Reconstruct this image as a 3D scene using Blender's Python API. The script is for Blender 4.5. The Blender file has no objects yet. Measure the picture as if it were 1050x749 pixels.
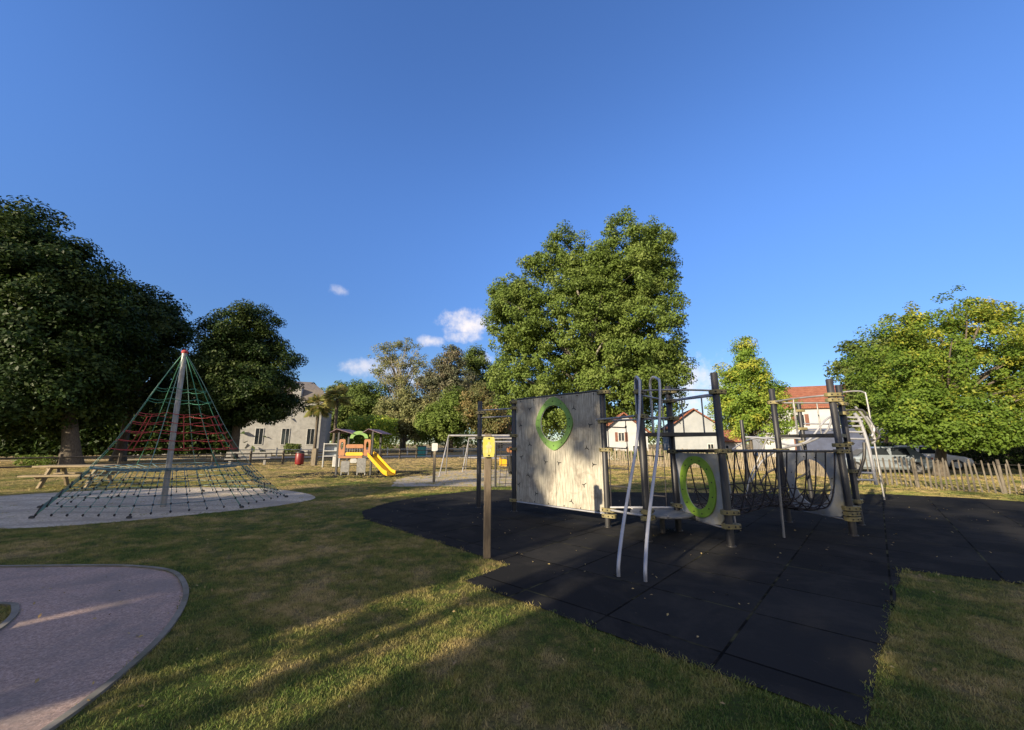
import bpy, bmesh, math, random
import numpy as np
from mathutils import Vector, Matrix
from mathutils.geometry import tessellate_polygon
R = math.radians
scene = bpy.context.scene
COL = scene.collection

# ------------------------------------------------------------------ camera
cam_d = bpy.data.cameras.new('camera'); cam = bpy.data.objects.new('camera', cam_d); COL.objects.link(cam)
cam.location = (0, 0, 1.6)
cam.rotation_euler = (R(90 + 11.24), 0, 0)
cam_d.sensor_width = 36.0; cam_d.lens = 36.0 * 405 / 1050
cam_d.clip_start = 0.05; cam_d.clip_end = 2000
scene.camera = cam
scene.render.resolution_x = 1024; scene.render.resolution_y = 730

# ------------------------------------------------------------------ light
SUN_AZ, SUN_EL = R(43), R(18)             # heading of the light on the ground (from +Y towards +X), height of the sun
dirL = Vector((math.sin(SUN_AZ) * math.cos(SUN_EL), math.cos(SUN_AZ) * math.cos(SUN_EL), -math.sin(SUN_EL)))
sd = bpy.data.lights.new('sun', 'SUN'); sd.energy = 5.0; sd.angle = R(0.53); sd.color = (1.0, 0.84, 0.60)
sun = bpy.data.objects.new('sun', sd); COL.objects.link(sun)
sun.rotation_euler = dirL.to_track_quat('-Z', 'Y').to_euler()
sun.location = (-20, -30, 20)

world = bpy.data.worlds.new('World'); scene.world = world; world.use_nodes = True
wt = world.node_tree; wt.nodes.clear()
wo = wt.nodes.new('ShaderNodeOutputWorld'); bg = wt.nodes.new('ShaderNodeBackground')
sky = wt.nodes.new('ShaderNodeTexSky'); sky.sky_type = 'NISHITA'; sky.sun_disc = False
sky.sun_elevation = SUN_EL; sky.sun_rotation = math.pi + SUN_AZ
sky.air_density = 0.9; sky.dust_density = 0.0; sky.ozone_density = 4.0; sky.altitude = 50
bg.inputs['Strength'].default_value = 0.14
wt.links.new(bg.outputs[0], wo.inputs[0])
tc = wt.nodes.new('ShaderNodeTexCoord')
def wmath(op, a, b=None, c=None):
    n = wt.nodes.new('ShaderNodeMath'); n.operation = op
    for i, v in enumerate((a, b, c)):
        if v is None: continue
        if isinstance(v, (int, float)): n.inputs[i].default_value = v
        else: wt.links.new(v, n.inputs[i])
    return n.outputs[0]
sep = wt.nodes.new('ShaderNodeSeparateXYZ'); wt.links.new(tc.outputs['Generated'], sep.inputs[0])
az = wmath('ARCTAN2', sep.outputs[0], sep.outputs[1])
el = wmath('ARCSINE', sep.outputs[2])
wn = wt.nodes.new('ShaderNodeTexNoise'); wn.inputs['Scale'].default_value = 26; wn.inputs['Detail'].default_value = 7; wn.inputs['Roughness'].default_value = 0.62
wt.links.new(tc.outputs['Generated'], wn.inputs['Vector'])
mask = None
# clouds by bearing and height in the sky (degrees): bearing, elevation, half width, half height, strength
for (ca, ce, wa, we, st) in ((-6.6, 17.2, 4.2, 1.9, 1.0), (-7.0, 15.2, 2.6, 1.0, .9), (-12.2, 14.4, 1.9, .9, .8), (-4.2, 12.0, 2.0, 1.3, .95), (-25.0, 20.0, 1.3, .8, .45),
                             (25.8, 7.6, 5.0, 3.4, .9), (27.5, 4.0, 6.0, 2.0, .6), (-18.5, 10.3, 5.0, 1.5, .7), (-14.0, 8.6, 4.0, 1.2, .6), (118, 30, 24, 14, .8)):
    dx = wmath('DIVIDE', wmath('SUBTRACT', az, R(ca)), R(wa)); dy = wmath('DIVIDE', wmath('SUBTRACT', el, R(ce)), R(we))
    d2 = wmath('ADD', wmath('MULTIPLY', dx, dx), wmath('MULTIPLY', dy, dy))
    g = wmath('SUBTRACT', 1.0, d2)
    g = wmath('ADD', g, wmath('MULTIPLY', wmath('SUBTRACT', wn.outputs[0], 0.49), 4.0))
    mr = wt.nodes.new('ShaderNodeMapRange'); mr.interpolation_type = 'SMOOTHSTEP'
    mr.inputs['From Min'].default_value = -0.35; mr.inputs['From Max'].default_value = 1.7; mr.inputs['To Max'].default_value = st
    wt.links.new(g, mr.inputs['Value'])
    mask = mr.outputs[0] if mask is None else wmath('MAXIMUM', mask, mr.outputs[0])
mx = wt.nodes.new('ShaderNodeMix'); mx.data_type = 'RGBA'
wt.links.new(mask, mx.inputs['Factor'])
hs = wt.nodes.new('ShaderNodeHueSaturation'); hs.inputs['Saturation'].default_value = 1.10; hs.inputs['Hue'].default_value = 0.510
wt.links.new(sky.outputs[0], hs.inputs['Color'])
# the air near the horizon is clear: it glows less than the sky model's default
mr = wt.nodes.new('ShaderNodeMapRange'); mr.interpolation_type = 'SMOOTHERSTEP'
mr.inputs['From Min'].default_value = R(-4); mr.inputs['From Max'].default_value = R(42); mr.inputs['To Min'].default_value = .47; mr.inputs['To Max'].default_value = 1.0
wt.links.new(el, mr.inputs['Value'])
vm = wt.nodes.new('ShaderNodeVectorMath'); vm.operation = 'SCALE'; wt.links.new(hs.outputs[0], vm.inputs[0]); wt.links.new(mr.outputs[0], vm.inputs['Scale'])
wt.links.new(vm.outputs[0], mx.inputs['A']); mx.inputs['B'].default_value = (3.7, 3.45, 3.45, 1)
# added unseen cloud over the rear half of the sky, as neutral fill light
ws = wt.nodes.new('ShaderNodeTexNoise'); ws.inputs['Scale'].default_value = 3.2; ws.inputs['Detail'].default_value = 8; ws.inputs['Roughness'].default_value = 0.6
wt.links.new(tc.outputs['Generated'], ws.inputs['Vector'])
mb = wt.nodes.new('ShaderNodeMapRange'); mb.interpolation_type = 'SMOOTHSTEP'; mb.inputs['From Min'].default_value = .10; mb.inputs['From Max'].default_value = -.25
wt.links.new(sep.outputs[1], mb.inputs['Value'])
mc = wt.nodes.new('ShaderNodeMapRange'); mc.interpolation_type = 'SMOOTHSTEP'; mc.inputs['From Min'].default_value = .40; mc.inputs['From Max'].default_value = .58
wt.links.new(ws.outputs[0], mc.inputs['Value'])
mx2 = wt.nodes.new('ShaderNodeMix'); mx2.data_type = 'RGBA'
wt.links.new(wmath('MULTIPLY', mb.outputs[0], mc.outputs[0]), mx2.inputs['Factor'])
wt.links.new(mx.outputs['Result'], mx2.inputs['A']); mx2.inputs['B'].default_value = (3.9, 3.5, 3.1, 1)
wt.links.new(mx2.outputs['Result'], bg.inputs['Color'])

scene.view_settings.view_transform = 'Standard'; scene.view_settings.look = 'None'
scene.view_settings.exposure = 1.05; scene.view_settings.gamma = 1.0
scene.view_settings.use_curve_mapping = False
scene.render.engine = 'CYCLES'
cy = scene.cycles
cy.max_bounces = 6; cy.diffuse_bounces = 3; cy.glossy_bounces = 2; cy.transmission_bounces = 3; cy.transparent_max_bounces = 6
cy.use_denoising = True

# ------------------------------------------------------------------ helpers: materials
def newmat(name):
    m = bpy.data.materials.new(name); m.use_nodes = True
    t = m.node_tree; b = t.nodes['Principled BSDF']
    return m, t, b
def ramp(t, fac, stops):
    r = t.nodes.new('ShaderNodeValToRGB'); e = r.color_ramp.elements
    while len(e) < len(stops): e.new(0.5)
    for el_, (p, c) in zip(e, stops):
        el_.position = p; el_.color = (*c, 1) if len(c) == 3 else c
    t.links.new(fac, r.inputs[0]); return r.outputs[0]
def noise(t, vec, scale, detail=5, rough=0.55, dist=0.0):
    n = t.nodes.new('ShaderNodeTexNoise'); n.inputs['Scale'].default_value = scale
    n.inputs['Detail'].default_value = detail; n.inputs['Roughness'].default_value = rough; n.inputs['Distortion'].default_value = dist
    if vec is not None: t.links.new(vec, n.inputs['Vector'])
    return n.outputs[0]
def mapping(t, vec, scale=(1, 1, 1), rot=(0, 0, 0), loc=(0, 0, 0)):
    m = t.nodes.new('ShaderNodeMapping'); m.inputs['Scale'].default_value = scale; m.inputs['Rotation'].default_value = rot; m.inputs['Location'].default_value = loc
    t.links.new(vec, m.inputs['Vector']); return m.outputs[0]
def mixc(t, fac, a, b, mode='MIX'):
    m = t.nodes.new('ShaderNodeMix'); m.data_type = 'RGBA'; m.blend_type = mode
    if isinstance(fac, (int, float)): m.inputs['Factor'].default_value = fac
    else: t.links.new(fac, m.inputs['Factor'])
    for k, v in (('A', a), ('B', b)):
        if isinstance(v, tuple): m.inputs[k].default_value = (*v[:3], 1)
        else: t.links.new(v, m.inputs[k])
    return m.outputs['Result']
def mth(t, op, a, b=None):
    n = t.nodes.new('ShaderNodeMath'); n.operation = op
    for i, v in enumerate((a, b)):
        if v is None: continue
        if isinstance(v, (int, float)): n.inputs[i].default_value = v
        else: t.links.new(v, n.inputs[i])
    return n.outputs[0]
def bump(t, b, h, strength=0.3, dist=0.01):
    n = t.nodes.new('ShaderNodeBump'); n.inputs['Strength'].default_value = strength; n.inputs['Distance'].default_value = dist
    t.links.new(h, n.inputs['Height']); t.links.new(n.outputs[0], b.inputs['Normal'])
def wpos(t):
    return t.nodes.new('ShaderNodeNewGeometry').outputs['Position']
def worn(name, c1, c2, rough=0.6, scale=6, metal=0.0, stretch=(1, 1, 1), stain=None, stain_amt=0.5, bmp=0.2, coords='Object', spec=0.5):
    """two tones broken up by noise, an optional third tone in patches"""
    m, t, b = newmat(name)
    tcn = t.nodes.new('ShaderNodeTexCoord'); v = mapping(t, tcn.outputs[coords], stretch)
    n1 = noise(t, v, scale, 6, 0.6)
    c = ramp(t, n1, [(0.35, c1), (0.65, c2)])
    if stain:
        n2 = noise(t, v, scale * 0.45, 5, 0.65, 0.4)
        f = ramp(t, n2, [(0.5, (0, 0, 0)), (0.66, (stain_amt,) * 3)])
        c = mixc(t, f, c, stain)
    t.links.new(c, b.inputs['Base Color'])
    b.inputs['Roughness'].default_value = rough; b.inputs['Metallic'].default_value = metal
    b.inputs['Specular IOR Level'].default_value = spec
    if bmp: bump(t, b, noise(t, v, scale * 6, 4, 0.6), bmp, 0.004)
    return m

M = {}
M['post'] = worn('charcoal_post', (.010, .010, .012), (.022, .022, .026), .5, 5, stretch=(1, 1, .35), stain=(.09, .09, .085), stain_amt=.35)
M['clamp'] = worn('yellow_clamp', (.24, .20, .08), (.155, .135, .065), .6, 14, stain=(.10, .09, .055), stain_amt=.8)
M['bolt'] = worn('dark_bolt', (.03, .03, .03), (.06, .055, .05), .5, 20, metal=.6)
M['steel'] = worn('grey_steel_tube', (.27, .265, .26), (.37, .365, .36), .42, 9, metal=.45, stain=(.16, .13, .10), stain_amt=.35, bmp=.08)
M['slidebar'] = worn('bright_steel_tube', (.32, .325, .35), (.40, .405, .43), .38, 6, metal=.3, bmp=.05)
M['darkbar'] = worn('dark_rail', (.025, .024, .024), (.055, .053, .05), .45, 7, metal=.1, stain=(.14, .13, .12), stain_amt=.3)
M['deck'] = worn('deck_board', (.06, .06, .06), (.10, .10, .095), .7, 12)
M['discgrey'] = worn('grey_disc_board', (.12, .12, .12), (.19, .19, .185), .75, 10, stain=(.09, .09, .08), stain_amt=.6)
M['lime'] = worn('lime_green_board', (.20, .35, .025), (.26, .41, .04), .5, 5, stain=(.12, .22, .03), stain_amt=.5, bmp=.05)
M['green'] = worn('leaf_green_board', (.12, .24, .045), (.16, .30, .06), .55, 5, stain=(.07, .12, .04), stain_amt=.5, bmp=.05)
M['greyboard'] = worn('pale_grey_board', (.24, .25, .25), (.34, .345, .34), .6, 5, stain=(.36, .31, .17), stain_amt=.75, bmp=.08)
M['rope'] = worn('black_rope', (.015, .014, .018), (.04, .036, .042), .85, 40)
M['ropegreen'] = worn('green_rope', (.03, .16, .09), (.07, .25, .16), .8, 40)
M['ropepale'] = worn('pale_green_rope', (.20, .30, .26), (.10, .22, .20), .8, 30)
M['ropeblue'] = worn('blue_green_rope', (.05, .12, .15), (.12, .20, .22), .8, 30)
M['ropered'] = worn('red_rope', (.40, .04, .035), (.26, .03, .03), .8, 40)
M['mast'] = worn('galvanised_mast', (.22, .22, .215), (.32, .32, .31), .5, 7, metal=.35, stain=(.22, .20, .17), stain_amt=.5)
M['wood'] = worn('weathered_post_wood', (.13, .105, .07), (.20, .165, .115), .8, 9, stretch=(4, 4, .5), stain=(.06, .05, .04), stain_amt=.6, bmp=.5)
M['paling'] = worn('grey_shaded_palings', (.075, .065, .05), (.16, .14, .11), .9, 4, stretch=(3, 3, 1), stain=(.06, .05, .04), stain_amt=.8, bmp=.4)  # greyed wood, darkened further: shade is put into the colour
M['picwood'] = worn('picnic_wood', (.22, .17, .10), (.32, .25, .15), .8, 7, stretch=(1, 5, 5), stain=(.10, .08, .05), stain_amt=.5, bmp=.4)
M['darkwood'] = worn('dark_fence_wood', (.05, .04, .03), (.10, .08, .055), .85, 7, stretch=(3, 3, 1), bmp=.4)
M['palewood'] = worn('pale_split_wood', (.19, .155, .11), (.32, .265, .19), .85, 4, stretch=(3, 3, 1), stain=(.12, .10, .07), stain_amt=.7, bmp=.4)
M['kerbstone'] = worn('kerb_concrete', (.13, .12, .10), (.20, .185, .15), .95, 5, stain=(.09, .085, .05), stain_amt=.8)
M['markerwood'] = worn('marker_post_wood', (.10, .075, .05), (.16, .125, .085), .85, 9, stretch=(4, 4, .5), stain=(.05, .04, .03), stain_amt=.6, bmp=.5)
M['white'] = worn('white_paint', (.42, .42, .41), (.52, .52, .50), .55, 5, stain=(.45, .44, .40), stain_amt=.5, bmp=.05)
M['concrete'] = worn('concrete', (.26, .25, .23), (.36, .35, .32), .9, 12, stain=(.16, .16, .14), stain_amt=.6)
M['yellow'] = worn('yellow_plastic', (.60, .33, .015), (.64, .38, .03), .35, 4, bmp=.03)
M['orange'] = worn('orange_board', (.24, .095, .035), (.31, .125, .04), .5, 5, bmp=.05)
M['purple'] = worn('brown_purple_roof_board', (.10, .06, .08), (.16, .10, .13), .6, 5)
M['red'] = worn('red_paint', (.13, .008, .010), (.20, .014, .014), .45, 6)
M['black'] = worn('black_rubber', (.012, .012, .012), (.03, .03, .03), .8, 20)
M['bark'] = worn('bark', (.06, .048, .036), (.12, .10, .075), .95, 5, stretch=(3, 3, .8), bmp=.8)
M['barkpale'] = worn('pale_bark', (.17, .15, .12), (.27, .25, .21), .95, 4, stretch=(2, 2, .8), bmp=.6)
M['render'] = worn('white_render', (.37, .385, .40), (.44, .45, .46), .9, 1.2, stain=(.28, .28, .27), stain_amt=.4, bmp=.05)
M['renderpale'] = worn('pale_grey_render', (.27, .29, .31), (.33, .345, .36), .9, 1.2, stain=(.21, .22, .22), stain_amt=.4, bmp=.05)
M['stone'] = worn('pale_stone', (.29, .29, .28), (.37, .365, .35), .9, 2.2, stain=(.20, .19, .175), stain_amt=.5, bmp=.2)
M['slate'] = worn('grey_brown_slate', (.11, .095, .085), (.17, .15, .13), .75, 2.5, stretch=(1, 1, 3))
M['shutter'] = worn('brown_shutter', (.12, .05, .03), (.18, .07, .045), .7, 5)
M['shuttergrey'] = worn('grey_shutter', (.28, .32, .36), (.36, .40, .44), .7, 5)
M['hull'] = worn('blue_tarpaulin', (.015, .025, .065), (.03, .045, .10), .5, 3)
M['tyre'] = worn('tyre_rubber', (.012, .012, .012), (.025, .025, .025), .85, 20)
M['rim'] = worn('wheel_rim', (.3, .3, .31), (.45, .45, .46), .35, 10, metal=.8)
M['rock'] = worn('tan_rock', (.36, .27, .17), (.50, .39, .26), .95, 5, stain=(.2, .15, .1), stain_amt=.6, bmp=.8)
M['teal'] = worn('teal_paint', (.02, .17, .16), (.03, .22, .20), .5, 5)
def roof_mat():
    m, t, b = newmat('red_roof_tiles')
    p = t.nodes.new('ShaderNodeTexCoord').outputs['Object']
    w = t.nodes.new('ShaderNodeTexWave'); w.inputs['Scale'].default_value = 1.7; w.bands_direction = 'X'; w.inputs['Distortion'].default_value = .6; t.links.new(p, w.inputs[0])
    w2 = t.nodes.new('ShaderNodeTexWave'); w2.inputs['Scale'].default_value = 1.1; w2.bands_direction = 'Z'; w2.wave_profile = 'SAW'; t.links.new(p, w2.inputs[0])
    c = ramp(t, noise(t, p, 3, 6, .7), [(.3, (.20, .065, .035)), (.5, (.28, .10, .055)), (.7, (.36, .15, .09))])
    t.links.new(mixc(t, .35, c, w2.outputs[0], 'MULTIPLY'), b.inputs['Base Color']); b.inputs['Roughness'].default_value = .85
    bump(t, b, mth(t, 'ADD', w.outputs[1], w2.outputs[1]), .6, .04)
    return m
M['roof'] = roof_mat()
def glass_mat():
    m, t, b = newmat('window_glass'); b.inputs['Base Color'].default_value = (.02, .025, .03, 1); b.inputs['Roughness'].default_value = .08
    b.inputs['Specular IOR Level'].default_value = .8; return m
M['glass'] = glass_mat()
def paint_mat(name, c, metal=.2):
    m, t, b = newmat(name)
    p = t.nodes.new('ShaderNodeTexCoord').outputs['Object']
    d = ramp(t, noise(t, p, 2.5, 5, .6), [(.4, c), (.75, tuple(x * .75 + .03 for x in c))])
    t.links.new(d, b.inputs['Base Color']); b.inputs['Metallic'].default_value = metal
    b.inputs['Roughness'].default_value = .3; b.inputs['Coat Weight'].default_value = .6; b.inputs['Coat Roughness'].default_value = .08
    return m
M['silver'] = paint_mat('silver_blue_paint', (.36, .42, .48), .5)
M['whitecar'] = paint_mat('white_car_paint', (.7, .7, .7), 0)
M['headlight'] = paint_mat('lamp_lens', (.6, .6, .58), 0)
M['redlens'] = paint_mat('red_lens', (.35, .02, .02), 0)

def plywood():
    m, t, b = newmat('weathered_plywood')
    p = t.nodes.new('ShaderNodeTexCoord').outputs['Object']
    rp = mapping(t, p, (1, 1, 1), (0, 0, R(45)))
    fine = noise(t, mapping(t, rp, (34, 34, 1.6)), 1.6, 8, .72, .25)
    broad = noise(t, mapping(t, rp, (3, 3, .7)), 1.3, 5, .6, .3)
    blot = noise(t, rp, 2.6, 5, .65, .5)
    c = ramp(t, fine, [(.34, (.12, .11, .09)), (.45, (.28, .26, .21)), (.55, (.43, .40, .33)), (.68, (.60, .56, .47))])
    c = mixc(t, ramp(t, broad, [(.42, (0, 0, 0)), (.70, (.55, .55, .55))]), c, (.20, .20, .17))
    c = mixc(t, ramp(t, blot, [(.50, (0, 0, 0)), (.66, (.75, .75, .75))]), c, (.17, .145, .115))
    spk = noise(t, rp, 55, 3, .7)
    c = mixc(t, ramp(t, spk, [(.62, (0, 0, 0)), (.74, (.7, .7, .7))]), c, (.10, .10, .10))
    t.links.new(c, b.inputs['Base Color']); b.inputs['Roughness'].default_value = .85
    bump(t, b, fine, .5, .004); return m
M['ply'] = plywood()

def grass_colour(t, dark=1.0):
    p = wpos(t)
    n1 = noise(t, p, .55, 6, .62, .3)
    n2 = noise(t, mapping(t, p, (1, 1, 1), (0, 0, .6), (7, 3, 0)), 2.4, 5, .6)
    n3 = noise(t, p, 9, 4, .6)
    s = mth(t, 'ADD', mth(t, 'MULTIPLY', n1, .55), mth(t, 'ADD', mth(t, 'MULTIPLY', n2, .35), mth(t, 'MULTIPLY', n3, .18)))
    k = dark
    # the lawn is drier the farther it lies from the path and the matting
    sp = t.nodes.new('ShaderNodeSeparateXYZ'); t.links.new(p, sp.inputs[0])
    mr = t.nodes.new('ShaderNodeMapRange'); mr.inputs['From Min'].default_value = 10; mr.inputs['From Max'].default_value = 45; mr.inputs['To Min'].default_value = 0; mr.inputs['To Max'].default_value = .16
    t.links.new(sp.outputs[1], mr.inputs['Value'])
    s = mth(t, 'ADD', s, mr.outputs[0])
    return ramp(t, s, [(.40, (.032 * k, .072 * k, .012 * k)), (.49, (.075 * k, .110 * k, .022 * k)), (.555, (.165 * k, .155 * k, .045 * k)), (.62, (.29 * k, .225 * k, .10 * k)), (.76, (.36 * k, .27 * k, .14 * k))])
def ground_mat():
    m, t, b = newmat('lawn_ground')
    p = wpos(t)
    c = grass_colour(t, .95)
    f = noise(t, p, 45, 6, .75)
    c = mixc(t, ramp(t, f, [(.38, (.75, .75, .75)), (.55, (0, 0, 0))]), c, (.05, .042, .022))
    t.links.new(c, b.inputs['Base Color']); b.inputs['Roughness'].default_value = .95; b.inputs['Specular IOR Level'].default_value = .1
    bump(t, b, mth(t, 'ADD', f, noise(t, p, 7, 4, .6)), .9, .05); return m
def blade_mat():
    m, t, b = newmat('grass_blade')
    c = grass_colour(t, 1.65)
    oi = t.nodes.new('ShaderNodeObjectInfo')
    g = t.nodes.new('ShaderNodeAttribute'); g.attribute_name = 'tint'
    c = mixc(t, mth(t, 'MULTIPLY', g.outputs['Fac'], .65), c, (.30, .25, .11))
    t.links.new(c, b.inputs['Base Color']); b.inputs['Roughness'].default_value = .6; b.inputs['Specular IOR Level'].default_value = .2
    tr = t.nodes.new('ShaderNodeBsdfTranslucent'); t.links.new(c, tr.inputs[0])
    ms = t.nodes.new('ShaderNodeMixShader'); ms.inputs[0].default_value = .22
    t.links.new(b.outputs[0], ms.inputs[1]); t.links.new(tr.outputs[0], ms.inputs[2])
    t.links.new(ms.outputs[0], t.nodes['Material Output'].inputs[0]); return m
def rubber_mat():
    m, t, b = newmat('rubber_tiles')
    p = wpos(t)
    v = mapping(t, p, (1, 1, 1), (0, 0, R(42.2)), (0.1, 0.35, 0))
    br = t.nodes.new('ShaderNodeTexBrick'); br.offset = 0.0; br.inputs['Scale'].default_value = 1.0
    br.inputs['Brick Width'].default_value = 1.0; br.inputs['Row Height'].default_value = 1.0; br.inputs['Mortar Size'].default_value = .014; br.inputs['Mortar Smooth'].default_value = .4
    br.inputs['Color1'].default_value = (.016, .0165, .0170, 1); br.inputs['Color2'].default_value = (.023, .0235, .0240, 1); br.inputs['Mortar'].default_value = (.004, .004, .004, 1)
    t.links.new(v, br.inputs['Vector'])
    gr = noise(t, p, 140, 3, .8)
    c = mixc(t, ramp(t, gr, [(.5, (0, 0, 0)), (.75, (.35, .35, .35))]), br.outputs[0], (.036, .036, .038))
    n = noise(t, p, 1.1, 7, .72, .6)
    c = mixc(t, ramp(t, n, [(.46, (0, 0, 0)), (.70, (.7, .7, .7))]), c, (.044, .041, .037))  # pale blotches: dust, and sun dapples put into the colour
    sc_ = noise(t, mapping(t, p, (9, 1.2, 1), (0, 0, .7)), 1.5, 6, .7, .4)
    c = mixc(t, ramp(t, sc_, [(.64, (0, 0, 0)), (.74, (.3, .3, .3))]), c, (.06, .055, .05))
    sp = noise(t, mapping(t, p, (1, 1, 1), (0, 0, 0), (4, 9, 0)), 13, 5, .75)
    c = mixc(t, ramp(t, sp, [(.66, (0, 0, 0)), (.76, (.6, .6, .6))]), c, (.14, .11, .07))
    # moss along some of the joints
    ms = mth(t, 'MULTIPLY', br.outputs['Fac'], ramp(t, noise(t, p, 1.7, 3, .6), [(.52, (0, 0, 0)), (.62, (1, 1, 1))]))
    c = mixc(t, mth(t, 'MULTIPLY', ms, .6), c, (.09, .088, .045))
    t.links.new(c, b.inputs['Base Color']); b.inputs['Roughness'].default_value = .95; b.inputs['Specular IOR Level'].default_value = .04
    h = mth(t, 'SUBTRACT', mth(t, 'MULTIPLY', gr, .3), mth(t, 'MULTIPLY', br.outputs['Fac'], 1.5))
    bump(t, b, h, .5, .006); return m
def path_mat():
    m, t, b = newmat('reddish_path')
    p = wpos(t)
    a = noise(t, p, 42, 7, .9); n = noise(t, p, 1.3, 7, .68, .5); n2 = noise(t, p, 5, 6, .7)
    c = ramp(t, a, [(.36, (.14, .097, .077)), (.5, (.31, .215, .178)), (.64, (.55, .42, .36))])
    c = mixc(t, ramp(t, n, [(.42, (0, 0, 0)), (.60, (.65, .65, .65))]), c, (.17, .145, .13))
    c = mixc(t, ramp(t, n2, [(.55, (0, 0, 0)), (.68, (.5, .5, .5))]), c, (.37, .265, .23))
    t.links.new(c, b.inputs['Base Color']); b.inputs['Roughness'].default_value = .92
    bump(t, b, a, .7, .008); return m
def sand_mat():
    m, t, b = newmat('sand')
    p = wpos(t)
    a = noise(t, p, 18, 6, .75); n = noise(t, mapping(t, p, (.5, 1.6, 1)), 1.1, 6, .65, .4)
    c = ramp(t, a, [(.38, (.27, .23, .175)), (.60, (.68, .59, .46))])
    c = mixc(t, ramp(t, n, [(.44, (0, 0, 0)), (.58, (.75, .75, .75))]), c, (.29, .255, .205))
    t.links.new(c, b.inputs['Base Color']); b.inputs['Roughness'].default_value = .95
    bump(t, b, mth(t, 'ADD', a, noise(t, p, 4, 4, .6)), .9, .05); return m
def gravel_mat():
    m, t, b = newmat('pale_gravel')
    p = wpos(t); a = noise(t, p, 8, 6, .75)
    t.links.new(ramp(t, a, [(.3, (.24, .21, .17)), (.7, (.38, .34, .28))]), b.inputs['Base Color']); b.inputs['Roughness'].default_value = .95
    bump(t, b, a, .6, .03); return m
def leaf_mat(name, c1, c2, c3, trans=.35, amt=.5):
    """c1..c2: tone of the leaves, c3: yellowed or dry leaves mixed in by 'tint'"""
    m, t, b = newmat(name)
    g = t.nodes.new('ShaderNodeAttribute'); g.attribute_name = 'tint'
    h = t.nodes.new('ShaderNodeAttribute'); h.attribute_name = 'clump'
    c = mixc(t, g.outputs['Fac'], c1, c2)
    f = ramp(t, h.outputs['Fac'], [(1 - amt, (0, 0, 0)), (1.0, (1, 1, 1))])
    c = mixc(t, f, c, c3)
    t.links.new(c, b.inputs['Base Color']); b.inputs['Roughness'].default_value = .55; b.inputs['Specular IOR Level'].default_value = .2
    tr = t.nodes.new('ShaderNodeBsdfTranslucent'); t.links.new(c, tr.inputs[0])
    ms = t.nodes.new('ShaderNodeMixShader'); ms.inputs[0].default_value = trans
    t.links.new(b.outputs[0], ms.inputs[1]); t.links.new(tr.outputs[0], ms.inputs[2])
    t.links.new(ms.outputs[0], t.nodes['Material Output'].inputs[0]); return m
L = {
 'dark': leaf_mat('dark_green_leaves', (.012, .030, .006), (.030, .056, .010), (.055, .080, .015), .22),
 'mid': leaf_mat('mid_green_leaves', (.075, .115, .025), (.13, .18, .04), (.19, .22, .06), .3),
 'plane': leaf_mat('bright_green_leaves', (.10, .150, .030), (.155, .220, .045), (.19, .245, .06), .35),
 'yellow': leaf_mat('yellow_green_leaves', (.15, .25, .04), (.24, .34, .055), (.44, .44, .07), .42, .4),
 'yg': leaf_mat('green_and_yellow_leaves', (.08, .145, .022), (.17, .25, .035), (.44, .42, .06), .4, .42),
 'olive': leaf_mat('olive_leaves', (.16, .18, .07), (.24, .25, .11), (.33, .30, .14), .35),
 'brown': leaf_mat('brown_tinged_leaves', (.10, .12, .045), (.16, .16, .06), (.26, .19, .08), .3),
 'palm': leaf_mat('palm_fronds', (.16, .19, .05), (.26, .27, .08), (.36, .26, .10), .35),
 'needle': leaf_mat('grey_green_needles', (.085, .10, .06), (.14, .15, .085), (.20, .17, .11), .25),
}

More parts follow.
